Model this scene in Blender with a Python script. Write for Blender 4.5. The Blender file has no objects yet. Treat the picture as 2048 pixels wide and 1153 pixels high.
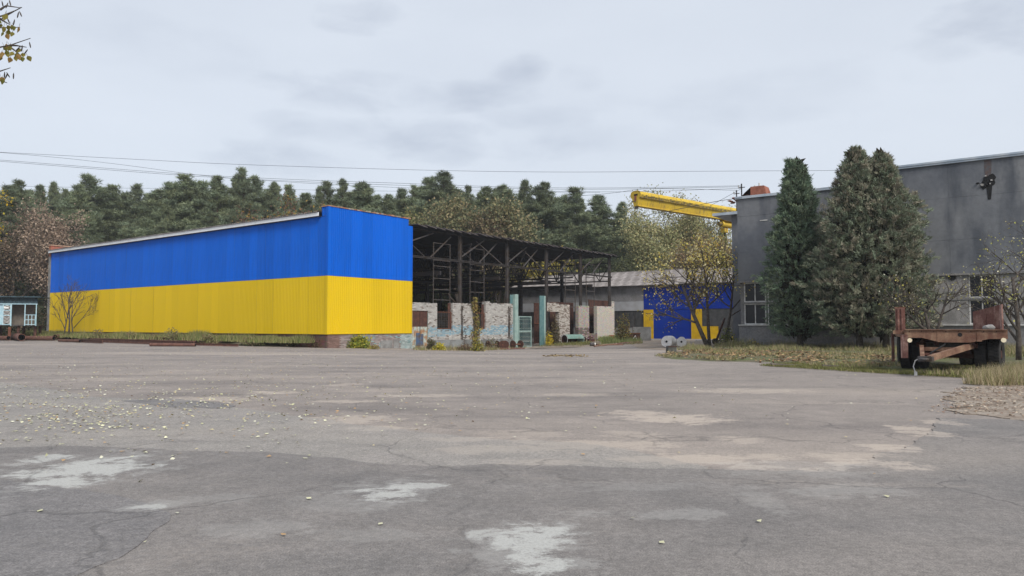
import bpy, math, random
import numpy as np
from mathutils import Vector, Matrix, noise as mn

R = math.radians
SC = bpy.context.scene
COL = SC.collection
# ---------------------------------------------------------------- camera, sky, sun, exposure
FPX, CX, CY, HZ = 1480.0, 1024.0, 576.5, 652.0
CAMZ = 1.31
PITCH = math.atan((HZ - CY) / FPX)
cam = bpy.data.cameras.new('camera')
cam.sensor_width = 36.0
cam.lens = FPX / 2048 * 36
cam.clip_start, cam.clip_end = 0.1, 5000
cam_o = bpy.data.objects.new('camera', cam)
COL.objects.link(cam_o)
cam_o.location = (0, 0, CAMZ)
cam_o.rotation_euler = (math.pi / 2 + PITCH, 0, 0)
SC.camera = cam_o
SC.render.resolution_x, SC.render.resolution_y = 1024, 576

SUN_EL, SUN_AZ = 42.0, 150.0          # azimuth clockwise from +Y (view direction): behind the camera, to the right
world = bpy.data.worlds.new('World')
SC.world = world
world.use_nodes = True


def build_world():
    nt = world.node_tree
    N, L = nt.nodes, nt.links
    N.clear()
    out = N.new('ShaderNodeOutputWorld')
    bg = N.new('ShaderNodeBackground')
    bg.inputs['Strength'].default_value = 0.1
    L.new(bg.outputs[0], out.inputs[0])
    sky = N.new('ShaderNodeTexSky')
    sky.sky_type = 'NISHITA'
    sky.sun_disc = False
    sky.sun_elevation = R(SUN_EL)
    sky.sun_rotation = R(SUN_AZ)
    sky.air_density, sky.dust_density = 1.0, 2.0
    tc = N.new('ShaderNodeTexCoord')
    sep = N.new('ShaderNodeSeparateXYZ')
    L.new(tc.outputs['Generated'], sep.inputs[0])

    def math_(op, a, b=None, c=None, clamp=False):
        n = N.new('ShaderNodeMath')
        n.operation = op
        n.use_clamp = clamp
        for i, x in enumerate((a, b, c)):
            if x is None:
                continue
            if isinstance(x, (int, float)):
                n.inputs[i].default_value = x
            else:
                L.new(x, n.inputs[i])
        return n.outputs[0]
    az = math_('ARCTAN2', sep.outputs[0], sep.outputs[1])
    el = math_('ARCSINE', sep.outputs[2])
    comb = N.new('ShaderNodeCombineXYZ')
    L.new(math_('MULTIPLY', az, 1.0), comb.inputs[0])
    L.new(math_('MULTIPLY', el, 2.6), comb.inputs[1])
    n1 = N.new('ShaderNodeTexNoise')
    n1.inputs['Scale'].default_value = 9.0
    n1.inputs['Detail'].default_value = 7
    n1.inputs['Roughness'].default_value = 0.55
    n1.inputs['Distortion'].default_value = 0.3
    L.new(comb.outputs[0], n1.inputs['Vector'])
    n2 = N.new('ShaderNodeTexNoise')
    n2.inputs['Scale'].default_value = 2.2
    n2.inputs['Detail'].default_value = 4
    L.new(comb.outputs[0], n2.inputs['Vector'])
    # grey cloud banks of the deck: azimuth, elevation, half sizes (radians), strength
    banks = [(-.17, .303, .15, .022, .75), (-.05, .309, .075, .020, .75), (-.292, .254, .045, .016, .6), (-.235, .250, .06, .016, .5), (-.12, .246, .12, .026, .8),
             (-.045, .236, .13, .020, .75), (-.31, .214, .085, .024, .7), (.004, .338, .035, .022, .75), (-.205, .392, .055, .018, .7), (.04, .275, .08, .016, .5),
             (.60, .338, .075, .030, 1.0), (.54, .318, .05, .016, .6), (.10, .325, .03, .016, .4), (.32, .285, .20, .03, .35), (.16, .25, .10, .02, .35), (-.45, .33, .12, .03, .25),
             (-1.3, .4, .3, .06, .8), (1.4, .3, .3, .05, .8), (2.4, .5, .4, .06, .8), (-2.3, .35, .3, .07, .8), (.2, .75, .3, .06, .8), (-.6, .62, .25, .05, .6)]
    acc = None
    for a0, e0, sa, se, k in banks:
        da = math_('DIVIDE', math_('SUBTRACT', az, a0), sa)
        de = math_('DIVIDE', math_('SUBTRACT', el, e0), se)
        d2 = math_('ADD', math_('MULTIPLY', da, da), math_('MULTIPLY', de, de))
        m = math_('MULTIPLY_ADD', d2, -0.42, 0.62)
        m = math_('ADD', m, math_('MULTIPLY_ADD', n1.outputs[0], 2.6, -1.3))
        m = math_('MULTIPLY', math_('MULTIPLY', m, .95, clamp=True), k * .62)
        acc = m if acc is None else math_('MAXIMUM', acc, m)
    soft = math_('MULTIPLY_ADD', n2.outputs[0], 0.55, -0.16, True)
    acc = math_('ADD', acc, soft, clamp=True)
    mix = N.new('ShaderNodeMix')
    mix.data_type = 'RGBA'
    L.new(acc, mix.inputs['Factor'])
    K = 1 / 0.1
    mix.inputs['A'].default_value = (.328 * K, .350 * K, .384 * K, 1)
    mix.inputs['B'].default_value = (.188 * K, .208 * K, .250 * K, 1)
    # a thin share of the clear sky above shows through the cloud deck
    mix2 = N.new('ShaderNodeMix')
    mix2.data_type = 'RGBA'
    mix2.inputs['Factor'].default_value = 0.92
    L.new(sky.outputs[0], mix2.inputs['A'])
    L.new(mix.outputs['Result'], mix2.inputs['B'])
    L.new(mix2.outputs['Result'], bg.inputs['Color'])


build_world()
sun = bpy.data.lights.new('sun', 'SUN')
sun.energy = 1.5
sun.angle = R(18)
sun.color = (1.0, .95, .88)
sun_o = bpy.data.objects.new('sun', sun)
COL.objects.link(sun_o)
_d = Vector((math.sin(R(SUN_AZ)) * math.cos(R(SUN_EL)), math.cos(R(SUN_AZ)) * math.cos(R(SUN_EL)), math.sin(R(SUN_EL))))
sun_o.rotation_euler = _d.to_track_quat('Z', 'Y').to_euler()
sun_o.location = (20, -30, 40)
SC.view_settings.view_transform = 'Standard'
SC.view_settings.look = 'None'
SC.view_settings.gamma = 1
SC.view_settings.use_curve_mapping = False
SC.view_settings.exposure = 1.2
SC.render.engine = 'CYCLES'
SC.cycles.max_bounces = 6
SC.cycles.volume_bounces = 1
HAZE = 0.0003
SC.cycles.transparent_max_bounces = 8
SC.cycles.use_denoising = True


# ---------------------------------------------------------------- places: the hall frame, the ground, sight lines used for surveying
UX, UY = 0.6, 0.8                       # along the hall's short front (away to the right)
C0 = (-11.97, 48.0)                     # near corner of the hall
RZ = math.atan2(UY, UX)


def Lw(s, w, z=0.0):
    return Vector((C0[0] + UX * s - UY * w, C0[1] + UY * s + UX * w, z))


def toL(p):
    dx, dy = p[0] - C0[0], p[1] - C0[1]
    return (UX * dx + UY * dy, -UY * dx + UX * dy, p[2])


def gh(x, y):
    return -0.58 * math.exp(-(x * x) / (2 * 9.0 ** 2) - ((y - 62) ** 2) / (2 * 13.0 ** 2))


def ray(px, py):
    a, b = (px - CX) / FPX, (CY - py) / FPX
    c, s = math.cos(PITCH), math.sin(PITCH)
    return Vector((a, c - b * s, s + b * c))


def P(px, py, d):
    r = ray(px, py)
    r = r * (d / r.y)
    return Vector((r.x, r.y, r.z + CAMZ))


def G(px, py):
    r = ray(px, py)
    z = 0.0
    for _ in range(12):
        t = (z - CAMZ) / r.z
        z = gh(r.x * t, r.y * t)
    return Vector((r.x * t, r.y * t, z))


def onW(px, py, w=0.0):                 # sight line meets a plane of constant w -> (s, z)
    r = ray(px, py)
    a = -UY * r.x + UX * r.y
    w0 = toL((0, 0, 0))[1]
    t = (w - w0) / a
    p = toL((r.x * t, r.y * t, r.z * t + CAMZ))
    return p[0], p[2]


def onS(px, py, s=0.0):                 # sight line meets a plane of constant s -> (w, z)
    r = ray(px, py)
    a = UX * r.x + UY * r.y
    s0 = toL((0, 0, 0))[0]
    t = (s - s0) / a
    p = toL((r.x * t, r.y * t, r.z * t + CAMZ))
    return p[1], p[2]


# ---------------------------------------------------------------- materials
def ramp(N, pts):
    n = N.new('ShaderNodeValToRGB')
    e = n.color_ramp.elements
    while len(e) < len(pts):
        e.new(0.5)
    for i, (p, c) in enumerate(pts):
        e[i].position = p
        e[i].color = (*c, 1) if len(c) == 3 else c
    return n


def M(name, col, rough=.8, col2=None, scale=3.0, lo=.4, hi=.65, fine=.15, fscale=40.0, bump=0.0, bscale=60.0, metal=0.0,
      attr=False, streak=None, rnd=0.0, spec=.3, trans=0.0, stretch=(1, 1, 1), coord='Object'):
    m = bpy.data.materials.new(name)
    m.use_nodes = True
    nt = m.node_tree
    N, L = nt.nodes, nt.links
    b = N['Principled BSDF']
    b.inputs['Roughness'].default_value = rough
    b.inputs['Metallic'].default_value = metal
    b.inputs['Specular IOR Level'].default_value = spec
    tc = N.new('ShaderNodeTexCoord')
    mp = N.new('ShaderNodeMapping')
    mp.inputs['Scale'].default_value = stretch
    L.new(tc.outputs[coord], mp.inputs[0])

    def noise(sc, det=4, vec=None):
        n = N.new('ShaderNodeTexNoise')
        n.inputs['Scale'].default_value = sc
        n.inputs['Detail'].default_value = det
        L.new(vec or mp.outputs[0], n.inputs['Vector'])
        return n.outputs[0]

    def mixc(f, a, bb, mode='MIX'):
        n = N.new('ShaderNodeMix')
        n.data_type = 'RGBA'
        n.blend_type = mode
        for k, x in (('Factor', f), ('A', a), ('B', bb)):
            if isinstance(x, (int, float)):
                n.inputs[k].default_value = x
            elif isinstance(x, tuple):
                n.inputs[k].default_value = (*x, 1)
            else:
                L.new(x, n.inputs[k])
        return n.outputs['Result']
    if attr:
        a = N.new('ShaderNodeAttribute')
        a.attribute_name = 'Col'
        c = a.outputs['Color']
    else:
        c = (*col,)
    if col2 is not None:
        rp = ramp(N, [(lo, (0, 0, 0)), (hi, (1, 1, 1))])
        L.new(noise(scale, 6), rp.inputs[0])
        c = mixc(rp.outputs[0], c, tuple(col2))
    if streak is not None:                # run-down stains: (colour, horizontal scale, vertical scale, low, high)
        mp2 = N.new('ShaderNodeMapping')
        mp2.inputs['Scale'].default_value = (streak[1], streak[1], streak[2])
        L.new(tc.outputs[coord], mp2.inputs[0])
        rp = ramp(N, [(streak[3], (0, 0, 0)), (streak[4], (1, 1, 1))])
        L.new(noise(1.0, 5, mp2.outputs[0]), rp.inputs[0])
        c = mixc(rp.outputs[0], c, tuple(streak[0]))
    if fine:
        rp = ramp(N, [(.25, (1 - fine,) * 3), (.75, (1 + fine,) * 3)])
        L.new(noise(fscale, 3), rp.inputs[0])
        c = mixc(1.0, c, rp.outputs[0], 'MULTIPLY')
    if rnd:
        oi = N.new('ShaderNodeObjectInfo')
        rp = ramp(N, [(0, (1 - rnd,) * 3), (1, (1 + rnd,) * 3)])
        L.new(oi.outputs['Random'], rp.inputs[0])
        c = mixc(1.0, c, rp.outputs[0], 'MULTIPLY')
    if isinstance(c, tuple):
        b.inputs['Base Color'].default_value = (*c, 1)
    else:
        L.new(c, b.inputs['Base Color'])
    if bump:
        bp = N.new('ShaderNodeBump')
        bp.inputs['Strength'].default_value = bump
        bp.inputs['Distance'].default_value = .02
        L.new(noise(bscale, 4), bp.inputs['Height'])
        L.new(bp.outputs[0], b.inputs['Normal'])
    if trans:
        t = N.new('ShaderNodeBsdfTranslucent')
        if isinstance(c, tuple):
            t.inputs[0].default_value = (*c, 1)
        else:
            L.new(c, t.inputs[0])
        ms = N.new('ShaderNodeMixShader')
        ms.inputs[0].default_value = trans
        L.new(b.outputs[0], ms.inputs[1])
        L.new(t.outputs[0], ms.inputs[2])
        L.new(ms.outputs[0], N['Material Output'].inputs[0])
    return m


RUST = (.115, .045, .028)
MT = {}
MT['blue'] = M('blue sheet', (.003, .108, .58), .5, (.006, .115, .54), .25, .35, .7, fine=.05, rnd=.08, streak=((.005, .095, .48), 4, .35, .5, .8), spec=.06)
MT['yellow'] = M('yellow sheet', (.655, .450, .010), .5, (.60, .42, .016), .25, .35, .7, fine=.04, rnd=.05, streak=((.62, .425, .012), 4, .35, .55, .85), spec=.06)
MT['white_trim'] = M('white trim', (.80, .82, .84), .5, (.68, .70, .73), 1.2, .5, .7)
MT['brick'] = M('brick', (.4, .4, .4), .9, attr=True, fine=.25, fscale=25, bump=.3)
MT['mortar'] = M('mortar', (.12, .115, .11), .95, (.2, .19, .18), 3, fine=.3)
MT['plinth'] = M('plinth render', (.22, .23, .23), .9, (.12, .12, .115), 1.4, .42, .6, fine=.25, fscale=12, bump=.4, bscale=14)
MT['coping'] = M('coping brick', (.30, .12, .07), .9, (.34, .25, .18), 2.5, fine=.3, fscale=8)
MT['dark_steel'] = M('weathered steel', (.022, .021, .024), .75, (.032, .024, .022), 3, fine=.3)
MT['mid_steel'] = M('grey steel', (.070, .066, .068), .7, (.05, .036, .026), 3, fine=.3)
MT['roof_under_shade'] = M('shaded roof underside', (.022, .022, .032), .9, (.014, .014, .020), 1.5, fine=.2)  # underside only: the shade below the shed roof is put into this near-black
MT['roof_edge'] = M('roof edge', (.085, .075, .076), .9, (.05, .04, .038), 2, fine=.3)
MT['rust'] = M('rust', RUST, .9, (.20, .085, .05), 3, .42, .66, fine=.3, fscale=30, bump=.25)
MT['rust_dark'] = M('dark rust', (.055, .026, .022), .9, (.10, .045, .03), 4, fine=.3, fscale=30, bump=.2)
MT['pipe'] = M('pipe rust', (.10, .048, .038), .85, (.16, .078, .055), 5, fine=.3, fscale=20, rnd=.25)
MT['pipe_in'] = M('pipe bore', (.015, .010, .009), .95, fine=.2)
MT['trailer'] = M('trailer rust', (.20, .118, .078), .85, (.12, .058, .040), 2.6, .42, .64, fine=.25, fscale=26, bump=.2,
                  streak=((.28, .19, .125), 5, 1.2, .52, .76))
MT['trailer_red'] = M('trailer board', (.135, .062, .050), .85, (.25, .15, .12), 3.2, .5, .68, fine=.3, fscale=22, bump=.2,
                      streak=((.38, .27, .24), 7, .8, .56, .74))
MT['tyre'] = M('tyre rubber', (.018, .018, .019), .85, (.035, .033, .031), 5, fine=.3, bump=.3, bscale=40)
MT['black'] = M('black void', (.012, .012, .013), .9, fine=.2)
MT['teal'] = M('teal paint', (.075, .165, .175), .6, (.12, .21, .21), 2.5, fine=.2, streak=((.16, .10, .06), 6, .8, .64, .8))
MT['mint'] = M('mint paint', (.30, .40, .37), .6, (.21, .31, .29), 2.5, fine=.15, streak=((.18, .12, .08), 6, .8, .66, .8))
MT['green_tank'] = M('green tank', (.15, .26, .22), .65, (.24, .34, .30), 2.0, fine=.2, streak=((.16, .075, .045), 3, 1.0, .6, .72))
MT['concrete'] = M('concrete', (.25, .25, .245), .9, (.17, .165, .16), 2, fine=.2, fscale=20, bump=.3)
MT['grey_wall'] = M('coated wall', (.112, .121, .140), .85, (.190, .196, .206), .22, .38, .62, fine=.10, fscale=4, bump=.35, bscale=9,
                    streak=((.080, .088, .104), .8, .22, .50, .66), rnd=.05)
MT['grey_plinth'] = M('wall base', (.165, .165, .172), .9, (.225, .215, .205), .8, .42, .66, fine=.25, fscale=9, bump=.3, bscale=12)
MT['infill'] = M('infill panel', (.27, .26, .255), .9, (.19, .185, .18), 1.6, .42, .62, fine=.2, fscale=16, bump=.3, bscale=22,
                 streak=((.15, .145, .14), 3, .5, .55, .75))
MT['flash'] = M('metal flashing', (.34, .40, .47), .45, (.48, .52, .56), 1.5, metal=.2, fine=.1)
MT['frame'] = M('window frame', (.56, .56, .55), .7, (.38, .37, .35), 4, fine=.2)
MT['frame_green'] = M('green frame', (.05, .30, .13), .6, (.10, .36, .19), 4, fine=.2)
MT['glass'] = M('dark glass', (.012, .013, .017), .18, (.02, .02, .022), 1.5, fine=.2, spec=.22)
MT['asb'] = M('asbestos sheet', (.25, .23, .225), .95, (.16, .145, .14), .9, .4, .62, fine=.2, fscale=6, rnd=.10,
              streak=((.12, .11, .105), 1.4, .6, .5, .74))
MT['ws_wall'] = M('workshop wall', (.26, .255, .26), .9, (.19, .185, .185), 1.2, fine=.2, fscale=9)
MT['ws_band'] = M('painted band', (.38, .39, .41), .8, (.33, .33, .34), 1.5, fine=.08)
MT['ws_blue'] = M('workshop blue', (.004, .030, .30), .6, (.006, .036, .25), 2, fine=.15, rnd=.07, spec=.06, streak=((.01, .03, .20), 3, .5, .55, .75))
MT['ws_yellow'] = M('workshop yellow', (.60, .38, .012), .6, (.48, .30, .02), 2, fine=.15, spec=.06, streak=((.36, .22, .03), 4, .6, .58, .78))
MT['ws_dark'] = M('dirty glazing', (.045, .047, .05), .4, (.075, .075, .075), 2.5, fine=.3)
MT['crane'] = M('crane yellow', (.58, .40, .035), .55, (.46, .31, .04), 1.0, .45, .7, fine=.1,
                streak=((.22, .15, .05), 5, 1.6, .55, .75))
MT['crane_dark'] = M('crane grime', (.13, .105, .05), .8, (.45, .31, .04), 4, .45, .7, fine=.3)
MT['hood'] = M('rusty hood', (.30, .115, .075), .85, (.20, .07, .045), 3, fine=.25)
MT['roll'] = M('white roll', (.88, .86, .84), .8, (.78, .76, .74), 5, fine=.08, fscale=30)
MT['kiosk'] = M('kiosk blue', (.32, .50, .58), .6, (.44, .58, .64), 4, fine=.15)
MT['kiosk_dark'] = M('kiosk corrugated', (.05, .085, .105), .8, (.03, .05, .06), 3, fine=.2)
MT['plank'] = M('old boards', (.12, .105, .09), .9, (.17, .145, .12), 5, fine=.3)
MT['wire'] = M('wire', (.03, .03, .032), .8, fine=0)
MT['white_paint'] = M('white plate', (.7, .7, .68), .6, fine=.05)
MT['bark'] = M('bark', (.055, .045, .038), .95, (.10, .085, .075), 8, fine=.3, fscale=30, bump=.4, bscale=30)
MT['bark_pine'] = M('pine bark', (.10, .06, .042), .95, (.07, .055, .048), 1.5, fine=.3)
MT['bark_grey'] = M('grey bark', (.10, .09, .082), .95, (.055, .048, .043), 6, fine=.3)
MT['bark_birch'] = M('birch bark', (.5, .5, .48), .8, (.05, .05, .05), 4, .6, .68)
MT['needle'] = M('pine needles', (.04, .06, .04), .8, attr=True, fine=.2, fscale=1.2, rnd=.16, spec=.15, trans=.2)
MT['leaf'] = M('leaves', (.2, .2, .05), .7, attr=True, fine=.12, spec=.2, trans=.25)
MT['thuja'] = M('thuja sprays', (.04, .07, .03), .8, attr=True, fine=.2, fscale=2.0, spec=.15, trans=.2)
MT['grass'] = M('grass blades', (.1, .12, .04), .8, attr=True, fine=.1, spec=.15, trans=.15)
MT['litter'] = M('fallen leaves', (.4, .35, .1), .8, attr=True, fine=.1, spec=.2)
MT['soil'] = M('verge soil', (.12, .105, .07), .95, (.10, .115, .045), 1.2, .4, .6, fine=.35, fscale=18, bump=.6, bscale=20)
MT['dirt'] = M('leafy dirt', (.28, .24, .20), .95, (.205, .16, .125), 2.4, .42, .6, fine=.35, fscale=30, bump=.6, bscale=30)
MT['land'] = M('forest floor', (.055, .055, .03), .95, (.08, .065, .04), .3, fine=.3, fscale=3)


# ---------------------------------------------------------------- mesh helpers
class MB:
    def __init__(self):
        self.v, self.f, self.c, self.m = [], [], [], []
        self.off = 0

    def add(self, vs, fs, col=None, mi=0):
        o = len(self.v)
        self.v += [tuple(x) for x in vs]
        self.f += [tuple(i + o for i in f) for f in fs]
        self.c += [col] * len(fs)
        self.m += [mi] * len(fs)
        return self

    def box(self, x0, x1, y0, y1, z0, z1, col=None, mi=0):
        vs = [(x, y, z) for z in (z0, z1) for y in (y0, y1) for x in (x0, x1)]
        return self.add(vs, [(0, 2, 3, 1), (4, 5, 7, 6), (0, 1, 5, 4), (2, 6, 7, 3), (0, 4, 6, 2), (1, 3, 7, 5)], col, mi)

    def bar(self, p, q, w, h=None, col=None, mi=0):
        p, q = Vector(p), Vector(q)
        h = h or w
        d = (q - p).normalized()
        up = Vector((0, 0, 1)) if abs(d.z) < .95 else Vector((1, 0, 0))
        a = d.cross(up).normalized() * (w / 2)
        b = a.cross(d).normalized() * (h / 2)
        vs = [p - a - b, p + a - b, p + a + b, p - a + b, q - a - b, q + a - b, q + a + b, q - a + b]
        return self.add(vs, [(3, 2, 1, 0), (4, 5, 6, 7), (0, 1, 5, 4), (1, 2, 6, 5), (2, 3, 7, 6), (3, 0, 4, 7)], col, mi)

    def tube(self, pts, r, n=6, cap=True, col=None, mi=0):
        pts = [Vector(p) for p in pts]
        k = len(pts)
        rr = r if isinstance(r, (list, tuple)) else [r] * k
        vs, fs = [], []
        prev = None
        for i, p in enumerate(pts):
            d = (pts[min(i + 1, k - 1)] - pts[max(i - 1, 0)]).normalized()
            if prev is None:
                up = Vector((0, 0, 1)) if abs(d.z) < .9 else Vector((1, 0, 0))
                a = d.cross(up).normalized()
            else:
                a = (prev - d * prev.dot(d)).normalized()
            prev = a
            b = d.cross(a)
            for j in range(n):
                t = 2 * math.pi * j / n
                vs.append(p + (a * math.cos(t) + b * math.sin(t)) * rr[i])
        for i in range(k - 1):
            for j in range(n):
                j2 = (j + 1) % n
                fs.append((i * n + j, i * n + j2, (i + 1) * n + j2, (i + 1) * n + j))
        if cap:
            fs.append(tuple(range(n - 1, -1, -1)))
            fs.append(tuple((k - 1) * n + j for j in range(n)))
        return self.add(vs, fs, col, mi)

    def ring(self, p, q, ro, ri, n=20, mi=0, mi_in=0):        # hollow pipe from p to q
        p, q = Vector(p), Vector(q)
        d = (q - p).normalized()
        up = Vector((0, 0, 1)) if abs(d.z) < .9 else Vector((1, 0, 0))
        a = d.cross(up).normalized()
        b = d.cross(a)
        vs = []
        for c in (p, q):
            for r in (ro, ri):
                for j in range(n):
                    t = 2 * math.pi * j / n
                    vs.append(c + (a * math.cos(t) + b * math.sin(t)) * r)
        f1, f2 = [], []
        for j in range(n):
            k = (j + 1) % n
            f1.append((j, k, 2 * n + k, 2 * n + j))
            f2.append((n + k, n + j, 3 * n + j, 3 * n + k))
            f1.append((j, n + j, n + k, k))
            f1.append((2 * n + k, 3 * n + k, 3 * n + j, 2 * n + j))
        o = len(self.v)
        self.add(vs, f1, mi=mi)
        self.f += [tuple(i + o for i in f) for f in f2]
        self.c += [None] * len(f2)
        self.m += [mi_in] * len(f2)
        return self

    def mesh(self, name, mats, off=(0, 0, 0), smooth=False):
        me = bpy.data.meshes.new(name)
        ox, oy, oz = off
        me.from_pydata([(x - ox, y - oy, z - oz) for x, y, z in self.v], [], self.f)
        for m in (mats if isinstance(mats, (list, tuple)) else [mats]):
            me.materials.append(MT[m] if isinstance(m, str) else m)
        if any(self.m):
            me.polygons.foreach_set('material_index', self.m)
        if any(c is not None for c in self.c):
            at = me.attributes.new('Col', 'FLOAT_COLOR', 'CORNER')
            buf = []
            for f, c in zip(self.f, self.c):
                buf += [*(c or (.3, .3, .3)), 1.0] * len(f)
            at.data.foreach_set('color', buf)
        if smooth:
            me.polygons.foreach_set('use_smooth', [True] * len(me.polygons))
        me.update()
        return me

    def build(self, name, mats, parent=None, off=None, smooth=False, label=None, kind=None):
        if off is None:
            off, up_ = (0, 0, 0), parent
            while up_ is not None:
                if up_.name in OFF:
                    off = OFF[up_.name]
                    break
                up_ = up_.parent
        o = bpy.data.objects.new(name, self.mesh(name, mats, off, smooth))
        COL.objects.link(o)
        if parent is not None:
            o.parent = parent
        if label:
            o['label'] = label
        if kind:
            o['kind'] = kind
        return o


OFF = {}


def tag(o, label, cat=None, group=None, kind=None):
    if label:
        o['label'] = label
    if cat:
        o['category'] = cat
        o['kind'] = 'thing'
    if group:
        o['group'] = group
    if kind:
        o['kind'] = kind
    return o


def thing(name, label, cat, loc=(0, 0, 0), rotz=0.0, group=None, off=None):
    o = bpy.data.objects.new(name, None)
    COL.objects.link(o)
    o.empty_display_size = .3
    o.location = loc
    o.rotation_euler = (0, 0, rotz)
    if off is not None:
        OFF[o.name] = off
    return tag(o, label, cat, group)


def hall_thing(name, label, cat, s, w, z=0.0, group=None):   # parts are given in hall coordinates (s, w, z)
    return thing(name, label, cat, Lw(s, w, z), RZ, group, (s, w, z))


def copy_part(o, parent, loc=None):
    c = o.copy()
    COL.objects.link(c)
    c.parent = parent
    if loc is not None:
        c.location = loc
    return c


def copy_tree(root, loc, rotz, scale=1.0, label=None, group=None):
    r = root.copy()
    COL.objects.link(r)
    r.location = loc
    r.rotation_euler = (0, 0, rotz)
    r.scale = scale if isinstance(scale, tuple) else (scale,) * 3
    if label:
        r['label'] = label
    if group:
        r['group'] = group
    for ch in root.children:
        copy_part(ch, r)
    return r


def np_mesh(name, V, F, cols, mat, smooth=False):            # V (n,3), F (m,k), cols per vertex (n,3)
    me = bpy.data.meshes.new(name)
    V = np.asarray(V, dtype=np.float32)
    F = np.asarray(F, dtype=np.int32)
    me.vertices.add(len(V))
    me.vertices.foreach_set('co', V.ravel())
    k = F.shape[1]
    me.loops.add(F.size)
    me.loops.foreach_set('vertex_index', F.ravel())
    me.polygons.add(len(F))
    me.polygons.foreach_set('loop_start', np.arange(0, F.size, k, dtype=np.int32))
    me.polygons.foreach_set('loop_total', np.full(len(F), k, dtype=np.int32))
    me.update(calc_edges=True)
    if cols is not None:
        at = me.attributes.new('Col', 'FLOAT_COLOR', 'POINT')
        c4 = np.ones((len(V), 4), dtype=np.float32)
        c4[:, :3] = cols
        at.data.foreach_set('color', c4.ravel())
    me.materials.append(MT[mat] if isinstance(mat, str) else mat)
    if smooth:
        me.polygons.foreach_set('use_smooth', np.ones(len(F), dtype=bool))
    me.validate()
    return me


def link_mesh(name, me, parent=None, loc=None):
    o = bpy.data.objects.new(name, me)
    COL.objects.link(o)
    if parent is not None:
        o.parent = parent
    if loc is not None:
        o.location = loc
    return o


def unit(a):
    return a / (np.linalg.norm(a, axis=1, keepdims=True) + 1e-9)


def pick(rng, pal, n, jit=.18):
    pal = np.asarray(pal, dtype=np.float32)
    c = pal[rng.integers(0, len(pal), n)]
    return np.clip(c * (1 + rng.uniform(-jit, jit, (n, 1))), 0, 1)


def leaves(rng, pts, size, pal, droop=.4, ratio=.6, flat=False):   # kite-shaped leaves
    n = len(pts)
    d = rng.normal(size=(n, 3))
    d[:, 2] -= droop
    if flat:
        d[:, 2] *= .12
    d = unit(d)
    nn = rng.normal(size=(n, 3))
    if flat:
        nn = nn * .25 + np.array([0, 0, 1.0])
    a = unit(np.cross(d, nn))
    up = np.cross(a, d)
    s = size * rng.uniform(.6, 1.3, (n, 1))
    fold = rng.uniform(-.25, .35, (n, 1))
    V = np.empty((n, 4, 3))
    V[:, 0] = pts
    V[:, 1] = pts + d * s * .45 + a * s * ratio * .5 + up * s * fold * .5
    V[:, 2] = pts + d * s
    V[:, 3] = pts + d * s * .45 - a * s * ratio * .5 + up * s * fold * .5
    F = np.arange(n * 4).reshape(n, 4)
    return V.reshape(-1, 3), F, np.repeat(pick(rng, pal, n), 4, axis=0)


def blades(rng, pts, length, width, pal, lean=.35, jit=.2):         # single upright triangles
    n = len(pts)
    t = rng.uniform(0, 2 * math.pi, n)
    a = np.stack([np.cos(t), np.sin(t), np.zeros(n)], 1)
    l = np.asarray(length).reshape(-1, 1) * rng.uniform(.5, 1.25, (n, 1))
    d = np.stack([rng.normal(0, lean, n), rng.normal(0, lean, n), np.ones(n)], 1)
    V = np.empty((n, 3, 3))
    V[:, 0] = pts - a * width
    V[:, 1] = pts + a * width
    V[:, 2] = pts + d * l
    return V.reshape(-1, 3), np.arange(n * 3).reshape(n, 3), np.repeat(pick(rng, pal, n, jit), 3, axis=0)


def merge(parts):
    o, VV, FF, CC = 0, [], [], []
    for V, F, C in parts:
        VV.append(V)
        FF.append(F + o)
        CC.append(C)
        o += len(V)
    return np.concatenate(VV), np.concatenate(FF), np.concatenate(CC)


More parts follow.
